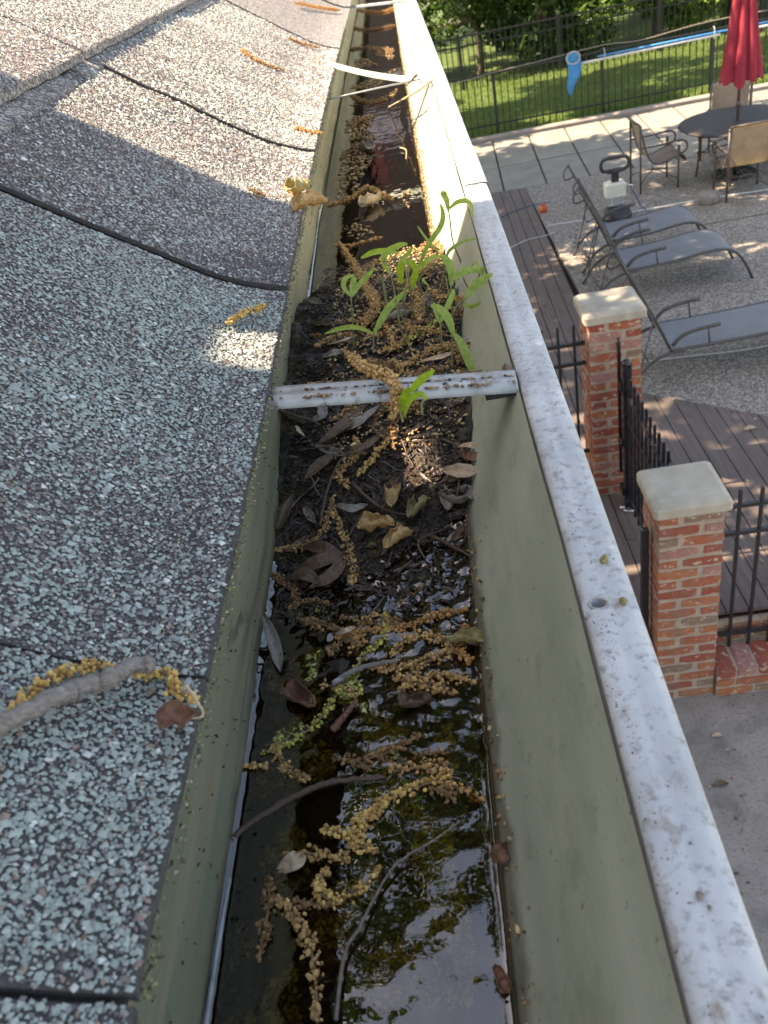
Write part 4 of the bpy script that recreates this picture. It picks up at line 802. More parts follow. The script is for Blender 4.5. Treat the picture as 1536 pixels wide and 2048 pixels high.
# ------------------------------------------------------------------ seedlings
def plant(label, Yp, stems, leaves, m=None, group=None, st_m=None):
    p0 = aty(*stems[0][0], Yp); root = thing('seedling', label, 'seedling', tuple(p0), group=group)
    for s_ in stems:
        L_ = [aty(x, y, Yp+.004*i/len(s_))-p0 for i, (x, y) in enumerate(s_)]; mb = MB(); L2 = smoothline(L_, 12); mb.tube(L2, [.00065*(1-.3*i/12) for i in range(12)], 6); mb.obj('stem', st_m or MT['seedling_stem'], root)
    for lf in leaves:
        pts, w = lf[0], lf[1]; dy = lf[2] if len(lf) > 2 else .01
        L_ = [aty(x, y, Yp+.004+dy*math.sin(i/(len(pts)-1)*1.5))-p0 for i, (x, y) in enumerate(pts)]; L2 = smoothline(L_, 14)
        ws = [w*.72*max(.12, math.sin(math.pi*min(1, (i+.8)/14.4))**.6) for i in range(14)]; mb = MB(); mb.ribbon(L2, ws, (.25, -.75, .6), .35)
        o = mb.obj('leaf_blade', m or MT['seedling'], root)
PL = [
 ('seedling with a curled pair of leaves, nearest the back wall', .50, [[(708,698),(705,640),(702,593)]], [([(702,593),(688,575),(690,558),(709,549)], .0022), ([(703,592),(706,570),(708,552)], .0028), ([(703,594),(722,565),(750,536)], .0022)]),
 ('seedling with one leaf flat to the left and one raised right', .46, [[(747,706),(747,665)]], [([(747,667),(715,655),(685,656),(650,667)], .0022), ([(748,666),(776,618),(810,583)], .0030)]),
 ('seedling with two broad leaves hanging down in the sun', .52, [[(826,640),(822,590),(816,545)]], [([(816,520),(801,535),(803,568)], .0036), ([(816,520),(831,540),(822,580)], .0036), ([(816,545),(818,520)], .0014)]),
 ('seedling with a long lime blade stretched to the left', .54, [[(812,640),(806,590),(797,545),(780,508)]], [([(797,506),(770,502),(745,505),(722,516)], .0030), ([(797,525),(815,508),(825,495)], .0020)]),
 ('seedling with a narrow folded leaf in front of the lime blade', .50, [[(800,650),(790,590),(780,545)]], [([(780,548),(768,525),(772,505),(800,490),(815,488)], .0028)]),
 ('tallest seedling, thin wavy stem topped by two drooping leaves', .60, [[(930,545),(918,515),(905,480),(900,440),(897,420)]], [([(897,422),(893,400),(886,386),(894,387)], .0030), ([(899,417),(915,404),(935,402),(944,415),(943,436)], .0026)]),
 ('seedling with one long twisting blade reaching above the rest', .58, [[(838,575),(834,545)]], [([(833,545),(855,492),(880,455),(886,430),(881,408)], .0026)]),
 ('seedling nearest the strap with a leaf drooping over it', .43, [[(905,735),(904,700),(905,668)]], [([(906,668),(898,640),(880,618),(862,611)], .0034), ([(906,665),(922,685),(935,715),(943,735),(956,758)], .0036, -.02)]),
 ('seedling with broad blades arching over the front wall', .50, [[(876,690),(888,630),(903,570)]], [([(903,572),(902,540),(892,518),(880,512)], .0036), ([(880,512),(860,518),(835,540)], .0024), ([(903,560),(930,542),(960,540),(980,550),(994,568)], .0034)]),
 ('seedling with a kinked pale leaf against the lip', .48, [[(900,640),(915,610),(932,595)]], [([(932,598),(945,575),(965,560),(985,548)], .0038), ([(930,600),(935,612),(950,612),(975,598),(996,586)], .0016)]),
 ('seedling whose thin blade curves right over the sunny wall', .56, [[(870,600),(885,560),(893,515)]], [([(893,515),(900,500),(925,484),(955,476)], .0018), ([(880,508),(855,480),(835,452)], .0012)]),
 ('bare wiry stem beside the hanging leaf pair', .52, [[(846,590),(838,560),(860,535),(880,522)]], []),
 ('small seedling with short upright leaf beside the drooping one', .45, [[(884,700),(882,668),(880,645)]], [([(880,645),(892,618),(905,590),(906,578)], .0022), ([(880,646),(872,625),(868,605)], .0018)]),
]
for lab, Yp, s_, l_ in PL: plant(lab, Yp, s_, l_, MT['seedling_lime'] if ('lime' in lab or 'hanging down' in lab) else None)
rg = random.Random(8)
for k in range(12):
    bx, by = rg.uniform(770, 950), rg.uniform(590, 690); tx = bx+rg.uniform(-26, 30); ty = by-rg.uniform(40, 110)
    plant('thin bare stalk standing in the seedling tuft', rg.uniform(.46, .58), [[(bx, by), ((bx+tx)/2+rg.uniform(-8, 8), (by+ty)/2), (tx, ty)]], [([(tx, ty), (tx+rg.uniform(-14, 14), ty-rg.uniform(5, 18)), (tx+rg.uniform(-24, 24), ty-rg.uniform(-6, 22))], .0011)] if k % 2 else [], group='thin stalks in the seedling tuft')
plant('bright lime seedling lit by the sun in front of the strap', .338, [[(806,845),(800,825)]], [([(800,825),(806,800),(815,783),(822,780)], .0026, -.005), ([(820,783),(840,762),(869,740)], .0026, -.005), ([(808,835),(815,808),(828,792),(845,789),(853,800)], .0022, -.004)], MT['seedling_lime'])
plant('faint thin seedling stem in the dark under the strap', .345, [[(845,830),(843,810),(850,795)]], [])

# ================================================================== YARD
DZ = .44
lower = MB(); lower.add([(-300, -120, 0), (300, -120, 0), (300, 3.90, 0), (-300, 3.90, 0)], [(0, 1, 2, 3)]); o = lower.obj('concrete_ground', MT['concrete']); o['kind'] = 'structure'
sub = MB(); sub.add([(-300, 3.89, .405), (300, 3.89, .405), (300, 16.9, .405), (-300, 16.9, .405)], [(0, 1, 2, 3)]); o = sub.obj('deck_void', MT['deck_under']); o['kind'] = 'structure'
# exposed aggregate patio
slant = lambda X, Y: X+.055*(Y-13.4)
bY = lambda X: 6.65-.83*(X-1.71)
ag = MB(); pts = [(1.71, 6.65), (2.49, 6.0), (6.3, 2.84+.0), (14, 2.84), (14, 13.45), (1.585, 13.45), (1.585, 6.76)]
ag.add([(x, y, DZ) for x, y in pts]+[(x, y, DZ-.09) for x, y in pts], [tuple(range(7))]+[(i, (i+7), (i+1) % 7+7, (i+1) % 7) for i in range(7)]); o = ag.obj('patio', MT['aggregate']); o['kind'] = 'structure'
jm = MB(); jm.box((3.30, 10.545, DZ), (9, 10.56, DZ+.004)); jm.obj('patio_joint', MT['joint'], o)
# deck boards: part of the deck
deck = thing('wooden_deck', 'brown board deck wrapping the patio behind the brick pillars', 'deck'); deck['kind'] = 'structure'; del deck['category']
bw = .137; k = 0; X = .10
while X < 4.6:
    x0, x1 = X+.004, X+bw-.004; z1 = DZ+.014+.001*random.uniform(-1, 1)
    if x1 < 1.60:
        far = 13.42; nseg = [(3.878, 6.60), (6.603, 13.42)]
    else:
        far = bY((x0+x1)/2); nseg = [(3.878, far)]
    for (ya, yb) in nseg:
        if x1 >= 1.60: q = [(x0, ya), (x1, ya), (x1, bY(x1)), (x0, bY(x0))]
        elif ya > 6: q = [(x0-.0+.03*0, ya), (x1, ya), (x1+.035*(yb-ya)*.6, yb), (x0+.035*(yb-ya)*.6, yb)]
        else: q = [(x0, ya), (x1, ya), (x1, yb), (x0, yb)]
        if q[2][0] > 1.583 and x1 < 1.60: q[2] = (1.58, q[2][1]); q[3] = (min(q[3][0], 1.57), q[3][1])
        if min(q[2][1], q[3][1]) < ya+.05: continue
        m_ = MB(); m_.add([(a, b_, z1) for a, b_ in q]+[(a, b_, z1-.025) for a, b_ in q], [(0, 1, 2, 3), (0, 4, 5, 1), (1, 5, 6, 2), (2, 6, 7, 3), (3, 7, 4, 0)]); m_.obj('plank', MT['deck'], deck)
    X += bw
# concrete slabs beyond
terr = thing('slab_terrace', 'pale concrete slabs between the patio and the fence', 'terrace'); terr['kind'] = 'structure'; del terr['category']
m_ = MB(); m_.add([(-3, 13.45, DZ-.02), (14, 13.45, DZ-.02), (14, 16.72, DZ-.02), (-3, 16.72, DZ-.02)], [(0, 1, 2, 3)]); m_.obj('joint_bed', MT['joint'], terr)
for i in range(-5, 15):
    for (ya, yb) in ((13.47, 14.84), (14.87, 16.70)):
        s0 = lambda y: 1.42+.655*i+.055*(y-16.2)
        q = [(s0(ya)+.016, ya), (s0(ya)+.655-.016, ya), (s0(yb)+.655-.016, yb), (s0(yb)+.016, yb)]; z1 = DZ+random.uniform(-.004, .004)
        m_ = MB(); m_.add([(a, b_, z1) for a, b_ in q]+[(a, b_, z1-.05) for a, b_ in q], [(0, 1, 2, 3), (0, 4, 5, 1), (1, 5, 6, 2), (2, 6, 7, 3), (3, 7, 4, 0)]); m_.obj('slab', MT['slab'], terr)
m_ = MB(); m_.box((-6, 16.74, .2), (20, 16.92, DZ+.07), ch=.02); o = m_.obj('kerb', MT['curb']); o['kind'] = 'structure'
# lawn and terrain
def lawn_z(x, y): return .44 + .0*(x) - .04*max(0, y-17)*(1 if y < 24 else 0) - (.28 if y >= 24 else 0) + .05*mnoise.noise(Vector((x*.4, y*.4, 0)))
m_ = MB(); m_.grid(lambda y, x: (x, y, lawn_z(x, y) if abs(x) < 60 and y < 60 else .2), [16.93, 18, 19, 20, 21, 22, 23, 24.5, 27, 30, 36, 45, 60, 300], [-300, -60, -30, -15, -8, -4, -2, 0, 1, 2, 3, 4, 5, 6, 7, 8, 10, 12, 15, 30, 60, 300]); o = m_.obj('lawn', MT['lawn']); o['kind'] = 'structure'
n = 60000; X = rng.uniform(-1, 14, n); Y = 16.95+rng.uniform(0, 1, n)**1.3*8.5; Z = np.array([lawn_z(a, b_) for a, b_ in zip(X, Y)])
hgt = rng.uniform(.03, .085, n); a = rng.uniform(0, 6.28, n); w = .007; dx, dy = np.cos(a)*w, np.sin(a)*w; lx, ly = rng.normal(0, .03, n), rng.normal(0, .03, n)
V = np.stack([np.stack([X-dx, Y-dy, Z], 1), np.stack([X+dx, Y+dy, Z], 1), np.stack([X+lx, Y+ly, Z+hgt], 1)], 1).reshape(-1, 3)
cc = np.array([.085, .145, .02])*rng.uniform(.6, 1.5, (n, 1))*np.where(rng.uniform(0, 1, (n, 1)) < .1, np.array([[1.6, 1.2, 1.4]]), 1)
o = link('grass', np_mesh('grass', V, np.arange(3*n).reshape(-1, 3), cc), None, MT['grass']); tag(o, 'short green lawn grass beyond the kerb', kind='stuff')

# ------------------------------------------------------------------ pillars
def brick_mesh(w, d, h, seed):
    r_ = random.Random(seed); nx = 5; mb = MB(); j = lambda a: r_.uniform(-a, a)
    xs = [w*(i/(nx-1)-.5) for i in range(nx)]; ring = []
    for x in xs:
        e = .004 if abs(x) > w*.49 else 0
        jj = [j(.0035) for _ in range(4)]
        ring.append([(x+j(.002), -d/2+e+j(.0015), -h/2+e+jj[0]), (x+j(.002), d/2-e+j(.0015), -h/2+e+jj[1]), (x+j(.002), d/2-e+j(.0015), h/2-e+jj[2]), (x+j(.002), -d/2+e+j(.0015), h/2-e+jj[3])])
    vs_ = [p for r in ring for p in r]; fs = [(4*i+k, 4*i+4+k, 4*i+4+(k+1) % 4, 4*i+(k+1) % 4) for i in range(nx-1) for k in range(4)] + [(0, 1, 2, 3), (4*nx-1, 4*nx-2, 4*nx-3, 4*nx-4)]
    mb.add(vs_, fs); return mb.mesh('brick')
BMS = {}
for ty, (w, d, h) in {'a': (.215, .105, .056), 'c': (.105, .215, .066)}.items():
    for mi in range(5):
        for s_ in range(3):
            me = brick_mesh(w, d, h, s_*7+mi); me.materials.append(MT['brick%d' % mi]); BMS[(ty, mi, s_)] = me
def put_brick(parent, x, y, z, rz, rr, ty='a'):
    mi = rr.choices([0, 1, 2, 3, 4], [4, 3, 3, 1.3, 1.2])[0]; o = bpy.data.objects.new('brick', BMS[(ty, mi, rr.randrange(3))]); C.objects.link(o); o.parent = parent
    o.location = (x, y, z); o.rotation_euler = (rr.uniform(-.012, .012), rr.uniform(-.02, .02), rz+rr.uniform(-.012, .012)); return o
def pillar(x, y, z0, h, W, lab, seed):
    t = thing('brick_pillar', lab, 'pillar', (x, y, z0)); rr = random.Random(seed); n = 19; ch = h/n
    m_ = MB(); c = W/2-.006; 
    m_.grid(lambda a, b_: (c*[-1, 1, 1, -1, -1][int(a)] + (.004*mnoise.noise(Vector((a*9, b_*21, seed)))), c*[-1, -1, 1, 1, -1][int(a)] + .004*mnoise.noise(Vector((a*7, b_*23, seed+5))), b_), range(5), np.linspace(0, h, 60), smooth=False)
    m_.obj('mortar', MT['mortar'], t)
    for k in range(n):
        z = (k+.5)*ch; r0 = .215; a = W/2-.0525-.001; b_ = W/2-.1075-.001
        if k % 2: P = [(-b_, -a, 0), (a, -b_, PI2), (b_, a, 0), (-a, b_, PI2)]
        else: P = [(b_, -a, 0), (a, b_, PI2), (-b_, a, 0), (-a, -b_, PI2)]
        for (px, py, rz) in P: put_brick(t, px, py, z+rr.uniform(-.002, .002), rz+(math.pi if rr.random() < .5 else 0), rr)
    m_ = MB(); c = W/2+.028; r_ = .016
    vs_ = []; lv = [(c-.004, h-.0), (c, h+.006), (c, h+.052), (c-.012, h+.066), (c-.035, h+.078)]
    for (q, zz) in lv:
        p_ = q-r_; vs_ += [(-p_, -q, zz), (p_, -q, zz), (q, -p_, zz), (q, p_, zz), (p_, q, zz), (-p_, q, zz), (-q, p_, zz), (-q, -p_, zz)]
    fs = [(8*i+k, 8*i+(k+1) % 8, 8*i+8+(k+1) % 8, 8*i+8+k) for i in range(4) for k in range(8)] + [tuple(range(32, 40)), tuple(range(7, -1, -1))]
    m_.add(vs_, fs); m_.obj('cap_stone', MT['capstone'], t); return t
PI2 = math.pi/2
p1 = pillar(1.165, 3.81, 0, 1.44, .35, 'near brick gate pillar with square stone cap, standing on the concrete', 1)
p2 = pillar(1.133, 5.43, .454, 1.39, .35, 'far brick gate pillar with square stone cap, standing on the deck', 2)
# low brick wall under the near fence
lw = thing('low_brick_wall', 'low brick kerb wall topped by header bricks, right of the near pillar', 'wall', (1.345, 3.6, 0)); rr = random.Random(5)
m_ = MB(); m_.box((0, .016, 0), (3.2, .25, .222)); m_.obj('mortar', MT['mortar'], lw)
for c in range(2):
    x = .11+(.11 if c else 0) - (.0 if c == 0 else 0)
    if c: put_brick(lw, .054, .06, .04+c*.075, 0, rr, 'a').scale = (.49, 1, 1); x = .225
    while x < 3.2: put_brick(lw, x, .062, .037+c*.075, math.pi*rr.randrange(2), rr); x += .232
x = .055
while x < 3.2: put_brick(lw, x, .112, .198, math.pi*rr.randrange(2), rr, 'c'); x += .123
rs = thing('deck_riser', 'brick and board riser at the front of the deck', 'step', (1.345, 3.825, 0)); m_ = MB(); m_.box((0, .028, 0), (3.2, .05, .40)); m_.obj('mortar', MT['mortar'], rs)
for zz, x in ((.262, .11), (.338, .22)):
    while x < 3.2: put_brick(rs, x, .075, zz, 0, rr); x += .232
m_ = MB(); m_.box((-1.2, -.11, 0), (-.36, .03, .40)); m_.obj('board', MT['deck'], rs)
# ------------------------------------------------------------------ fences
def bars(root, name, P, a, z0, z1, m, ball=False, me=None):
    if me is None:
        m_ = MB(); m_.box((-a, -a, 0), (a, a, z1-z0), ch=a*.9)
        if ball: m_.lathe([(a*.6, z1-z0), (a*1.7, z1-z0+.008), (a*1.9, z1-z0+.018), (a*1.2, z1-z0+.03), (a*.2, z1-z0+.036)], n=8)
        me = m_.mesh(name); me.materials.append(m)
    for (x, y) in P:
        o = bpy.data.objects.new(name, me); C.objects.link(o); o.parent = root; o.location = (x, y, z0)
    return me
def fence(lab, y, x0, x1, pts, rails, pz, m, a=.008, posts=(), pz2=None, ra=.012, group=None):
    t = thing('iron_fence', lab, 'fence', (x0, y, 0), group=group)
    for z in rails: m_ = MB(); m_.box((0, -ra, z-ra), (x1-x0, ra, z+ra)); m_.obj('rail', m, t)
    bars(t, 'picket', [(x-x0, 0) for x in pts], a, pz[0], pz[1], m)
    if len(posts): bars(t, 'post', [(x-x0, 0) for x in posts], a*3, pz[0]-.05, (pz2 or pz[1])+.02, m, ball=False)
    return t
fence('near black picket fence running right from the near pillar', 3.81, 1.343, 4.4, np.arange(1.475, 4.4, .117), [1.31, 1.12, .335], (.195, 1.42), MT['black_iron'], a=.0085, posts=(3.2,))
fence('black picket fence between the far pillar and the house', 5.40, -.4, .955, np.arange(.885, -.4, -.108), [1.655, 1.505, .78], (.52, 1.80), MT['black_iron'], a=.0085)
ff = fence('long dark picket fence along the kerb behind the patio furniture', 17.3, -2.4, 14, np.arange(-2.4, 14, .122), [1.47, .60], (.42, 1.48), MT['fence_dark'], a=.009, posts=np.arange(1.62-1.975*2, 14, 1.975), pz2=1.50, ra=.014)
fence('second dark picket fence beyond the lawn in front of the trees', 23.6, -4, 16, np.arange(-4, 16, .135), [1.36, .45, 1.15], (.18, 1.40), MT['fence_dark'], a=.012, posts=np.arange(-3.4, 16, 2.43), pz2=1.45, ra=.018)
# gate
gt = thing('gate', 'black iron picket gate closed between the two brick pillars', 'gate', (1.165, 0, 0))
m_ = MB(); m_.box((-.027, 5.06, .46), (.027, 5.114, 1.60)); m_.lathe([(.03, 1.60), (.036, 1.612), (.022, 1.632), (.004, 1.64)], (0, 5.087, 0), 10); m_.obj('hinge_post', MT['black_gloss'], gt)
m_ = MB(); m_.box((-.040, 5.17, .70), (-.018, 5.192, 1.70)); m_.lathe([(.012, 1.70), (.02, 1.715), (.006, 1.735), (.014, 1.75), (.002, 1.765)], (-.029, 5.181, 0), 8); m_.obj('hinge_bar', MT['black_gloss'], gt)
for z in (1.42, .98, .56): m_ = MB(); m_.box((-.036, 5.112, z-.03), (-.004, 5.20, z+.03)); m_.obj('hinge', MT['black_gloss'], gt)
for z in (1.40, 1.21, .60): m_ = MB(); m_.box((-.014, 4.03, z-.014), (.014, 5.06, z+.014)); m_.obj('rail', MT['black_gloss'], gt)
bars(gt, 'picket', [(0, y) for y in np.arange(4.10, 5.05, .098)], .009, .5, 1.55, MT['black_gloss'])
m_ = MB(); m_.box((-.02, 4.0, .48), (.02, 4.04, 1.5)); m_.obj('latch_stile', MT['black_gloss'], gt)
m_ = MB(); m_.tube([(-.05, 5.02, .466), (-.02, 5.0, .47), (.03, 4.99, .466)], .008); m_.lathe([(.02, .455), (.018, .475), (.004, .48)], (-.05, 5.06, 0), 8); m_.obj('foot_bolt', MT['steel'], gt)
lp_ = thing('latch_post', 'single dark iron post against the left side of the near pillar', 'post', (.955, 3.79, .40)); m_ = MB(); m_.box((-.02, -.02, 0), (.02, .02, .86), ch=.006); m_.obj('post', MT['black_iron'], lp_)
# ------------------------------------------------------------------ loungers
def lounger(label, X0, Yn, Yf, Xr, armz=.20):
    W = Yf-Yn; t = thing('sun_lounger', label, 'sun lounger', (X0, Yn, DZ), group='grey sling loungers on the patio'); sz = .33
    L_ = Xr-X0
    prof = [(0, sz), (.15, sz-.005), (L_*.45, sz+.012), (L_*.66, sz+.045), (L_*.82, sz+.05), (L_*.93, sz+.01), (L_, sz-.07)]
    P = smoothline([np.array([a, 0, b_]) for a, b_ in prof], 22)
    m_ = MB(); m_.grid(lambda i, y: (P[int(i)][0], y, P[int(i)][2]+.004-.012*math.sin(math.pi*(y-.02)/(W-.04))), range(22), np.linspace(.02, W-.02, 7)); m_.obj('seat', MT['sling_grey'], t)
    # tall raised back leaning away
    bl = .80; bx, bz = -.415*bl, .91*bl
    m_ = MB(); m_.grid(lambda s, y: (bx*s+.012*math.sin(math.pi*s), y, sz+.01+bz*s), np.linspace(0, 1, 8), np.linspace(.02, W-.02, 6)); m_.obj('backrest', MT['sling_grey'], t)
    for y in (0, W):
        m_ = MB(); m_.tube([(p[0], y, p[2]-.006) for p in P]+[(L_+.05, y, sz-.16), (L_+.13, y, .0)], .016, 8); m_.obj('side_rail', MT['lounge_frame'], t)
        m_ = MB(); m_.tube([(bx*1.03, y, sz+bz*1.03), (bx*.5+.01, y, sz+bz*.5), (0, y, sz+.01)], .013, 8); m_.obj('back_rail', MT['lounge_frame'], t)
        m_ = MB(); m_.tube(smoothline([(.14, y, sz-.03), (-.05, y, sz-.05), (-.20, y, sz-.14), (-.33, y, .0)], 10), .016, 8); m_.obj('leg', MT['lounge_frame'], t)
        m_ = MB(); m_.tube(smoothline([(.02, y, sz+.03), (.10, y, sz+.11), (.24, y, sz+.15), (.42, y, sz+.165)], 10), .012, 8, flat=1.6); m_.tube([(.32, y, sz+.16), (.34, y, sz-.02)], .009, 6); m_.obj('armrest', MT['lounge_frame'], t)
        m_ = MB(); m_.tube([(bx*.42, y, sz+bz*.42), (-.24, y, .22), (-.30, y, .02)], .009, 6)
        for q in range(5): m_.tube([(-.26-.01*q, y, .30-.05*q), (-.29-.01*q, y, .32-.05*q)], .006, 5)
        m_.obj('back_stay', MT['lounge_frame'], t)
        m_ = MB(); m_.tube(smoothline([(bx*1.0, y, sz+bz*1.02), (bx-.06, y, sz+bz*.92), (bx-.05, y, sz+bz*.80), (bx*.86, y, sz+bz*.83)], 8), .008, 6); m_.obj('back_loop', MT['lounge_frame'], t)
    for (q, zz) in ((-.25, .12), (-.17, sz-.12), (L_+.05, sz-.14)): m_ = MB(); m_.tube([(q, 0, zz), (q, W, zz)], .010, 6); m_.obj('cross_bar', MT['lounge_frame'], t)
    return t
lounger('middle lounger, its curved grey foot end toward the open patio', 2.00, 8.74, 9.36, 3.20)
lounger('farthest lounger, side by side behind the middle one near the box on a post', 2.06, 9.68, 10.28, 3.14)
l3 = lounger('nearest lounger, its raised back just behind the far brick pillar', 1.93, 6.80, 7.37, 3.75)
# ------------------------------------------------------------------ table, umbrella, chairs
tb = thing('patio_table', 'round dark patio table with the umbrella pole through it', 'table', (4.32, 12.28, DZ))
m_ = MB(); m_.lathe([(.70, .685), (.745, .69), (.76, .70), (.755, .712), (.70, .716), (.35, .712), (.02, .712)], n=48); m_.obj('tabletop', MT['table_top'], tb)
for i in range(4):
    a = math.pi/4*(2*i+1)+.35; ca, sa = math.cos(a), math.sin(a)
    m_ = MB(); m_.tube(smoothline([(.50*ca, .50*sa, .69), (.47*ca, .47*sa, .40), (.50*ca, .50*sa, 0)], 8), .016, 8); m_.lathe([(.02, .30), (.03, .32), (.02, .34)], (.475*ca, .475*sa, 0), 8); m_.obj('leg', MT['chair_frame'], tb)
m_ = MB(); m_.tube([(.34*math.cos(i/16*2*math.pi), .34*math.sin(i/16*2*math.pi), .32) for i in range(17)], .01, 6, caps=False)
for i in range(4):
    a = math.pi/4*(2*i+1)+.35; m_.tube([(.33*math.cos(a), .33*math.sin(a), .32), (.48*math.cos(a), .48*math.sin(a), .32)], .01, 6)
m_.obj('stretcher_ring', MT['chair_frame'], tb)
um = thing('patio_umbrella', 'closed red patio umbrella standing in the round table', 'umbrella', (4.32, 12.28, DZ))
m_ = MB(); m_.tube([(0, 0, 0), (0, 0, 3.0)], .021, 10); m_.lathe([(.02, .86), (.034, .87), (.034, .95), (.02, .96)], n=10); m_.obj('pole', MT['chair_frame'], um)
m_ = MB(); nF = 96
def umb(z, k):
    a = 2*math.pi*k/nF; fold = abs(math.sin(a*4+.4*math.sin(a)))**.8; t = (z-1.17)/(2.75-1.17)
    r = np.interp(t, [0, .05, .35, .7, 1], [.265, .262, .19, .115, .035])*(.66+.36*fold+.05*math.sin(a*3+z*2))
    zz = z + (.10*(1-fold)-.03*math.sin(3*a+1) if z < 1.18 else 0)
    return (r*math.cos(a), r*math.sin(a), zz)
m_.grid(umb, [1.17, 1.22, 1.32, 1.45, 1.6, 1.8, 2.0, 2.2, 2.4, 2.6, 2.75], range(nF+1)); m_.obj('canopy', MT['red_cloth'], um)
m_ = MB(); m_.lathe([(.03, 2.74), (.045, 2.78), (.03, 2.85), (.005, 2.9)], n=12); m_.obj('finial', MT['chair_frame'], um)
for i in range(8):
    a = 2*math.pi*i/8; m_ = MB(); m_.tube([(.03*math.cos(a), .03*math.sin(a), 2.7), (.15*math.cos(a), .15*math.sin(a), 1.16)], .006, 5); m_.obj('rib', MT['chair_frame'], um)
ub = thing('umbrella_base', 'dark cast iron lattice umbrella base under the table', 'umbrella base', (4.32, 12.28, DZ))
m_ = MB(); m_.lathe([(.03, 0), (.03, .30), (.025, .34)], n=10); m_.obj('tube', MT['black_iron'], ub)
m_ = MB()
for i in range(14):
    a = 2*math.pi*i/14; m_.tube(smoothline([(.29*math.cos(a), .29*math.sin(a), .01), (.22*math.cos(a+.25), .22*math.sin(a+.25), .07), (.10*math.cos(a-.1), .10*math.sin(a-.1), .12), (.03*math.cos(a), .03*math.sin(a), .16)], 8), .010, 5)
for r_ in (.29, .2, .1): m_.tube([(r_*math.cos(i/20*2*math.pi), r_*math.sin(i/20*2*math.pi), .02+.1*(.29-r_)/.26) for i in range(21)], .012, 5, caps=False)
m_.obj('lattice', MT['black_iron'], ub)
def chair(label, x, y, rz):
    t = thing('patio_chair', label, 'chair', (x, y, DZ), rz, group='sling chairs round the patio table'); W = .27
    pr = smoothline([np.array(p) for p in [(-.33, 0, .93), (-.27, 0, .90), (-.23, 0, .74), (-.17, 0, .52), (-.10, 0, .39), (.02, 0, .36), (.16, 0, .40), (.27, 0, .43), (.33, 0, .40), (.35, 0, .34)]], 30)
    m_ = MB(); m_.grid(lambda i, v: (pr[int(i)][0], v, pr[int(i)][2]+.004), range(18), np.linspace(-W+.02, W-.02, 5)); m_.obj('backrest', MT['sling_tan'], t)
    m_ = MB(); m_.grid(lambda i, v: (pr[int(i)][0], v, pr[int(i)][2]+.004), range(17, 30), np.linspace(-W+.02, W-.02, 5)); m_.obj('seat', MT['sling_tan'], t)
    for s in (-1, 1):
        v = s*W
        m_ = MB(); m_.tube([(p[0], v, p[2]) for p in pr], .013, 6); m_.obj('side_rail', MT['chair_frame'], t)
        m_ = MB(); m_.tube([(-.26, v*1.04, 0), (-.26, v*1.04, .86)], .015, 6); m_.lathe([(.012, .86), (.022, .875), (.012, .895), (.002, .9)], (-.26, v*1.04, 0), 8); m_.obj('leg', MT['chair_frame'], t)
        m_ = MB(); m_.tube([(.25, v*1.04, 0), (.25, v*1.04, .56)], .015, 6); m_.lathe([(.015, .50), (.026, .52), (.015, .54)], (.25, v*1.04, 0), 8); m_.lathe([(.012, .60), (.024, .62), (.01, .64)], (.25, v*1.04, 0), 8); m_.obj('leg', MT['chair_frame'], t)
        m_ = MB(); m_.tube(smoothline([(-.26, v*1.04, .60), (.0, v*1.04, .605), (.26, v*1.04, .625), (.35, v*1.04, .58), (.355, v*1.04, .50), (.30, v*1.04, .455), (.25, v*1.04, .46)], 20), .012, 6); m_.obj('armrest', MT['chair_frame'], t)
    m_ = MB(); m_.tube(smoothline([(-.26, -W, .12), (-.02, 0, .22), (.25, W, .12)], 9), .008, 5); m_.tube(smoothline([(-.26, W, .12), (-.02, 0, .225), (.25, -W, .12)], 9), .008, 5); m_.lathe([(.005, .22), (.02, .235), (.005, .255)], (-.02, 0, 0), 8); m_.obj('cross_brace', MT['chair_frame'], t)
    for (q, zz) in ((-.33, .93), (.34, .35)): m_ = MB(); m_.tube([(q, -W, zz), (q, W, zz)], .012, 6); m_.obj('cross_rail', MT['chair_frame'], t)
    return t
chair('chair seen from the side at the left of the table', 3.27, 12.44, 0)
chair('chair on the fence side of the table with its pale back facing the camera', 4.50, 13.26, R(240))
chair('chair with its back turned, between the table and the loungers', 4.14, 11.46, R(90))
chair('chair mostly hidden at the far side of the table', 5.25, 12.7, R(195))
# ------------------------------------------------------------------ box on post, cup, stone, cords
gd = thing('box_on_post', 'ivory metal box on a post with a black loop handle above it', 'equipment', (2.50, 11.42, DZ))
m_ = MB(); m_.lathe([(.21, 0), (.21, .03), (.18, .09), (.10, .14), (.03, .15)], n=20); m_.obj('base', MT['black_iron'], gd)
m_ = MB(); m_.box((-.045, -.035, .13), (.045, .035, .29), ch=.006); m_.tube([(-.10, -.05, .17), (-.02, -.06, .18), (.12, -.05, .20)], .012, 6); m_.obj('post', MT['grey_metal'], gd)
m_ = MB(); m_.box((-.13, -.09, .28), (.12, .09, .455), ch=.018); m_.obj('housing', MT['ivory_metal'], gd)
m_ = MB(); m_.box((.122, -.06, .30), (.15, .05, .42), ch=.01); m_.tube([(.14, 0, .39), (.22, -.02, .375)], .013, 6); m_.obj('switch', MT['steel'], gd)
m_ = MB(); m_.box((-.045, -.03, .455), (.045, .03, .60), ch=.004); m_.obj('neck', MT['black_iron'], gd)
m_ = MB(); m_.tube(smoothline([(-.05, 0, .585), (-.15, 0, .61), (-.175, 0, .68), (-.14, 0, .745), (0, 0, .755), (.14, 0, .745), (.185, 0, .68), (.15, 0, .61), (.05, 0, .585)], 26), .024, 8); m_.tube([(-.09, 0, .59), (.09, 0, .59)], .032, 8); m_.obj('handle', MT['black_iron'], gd)
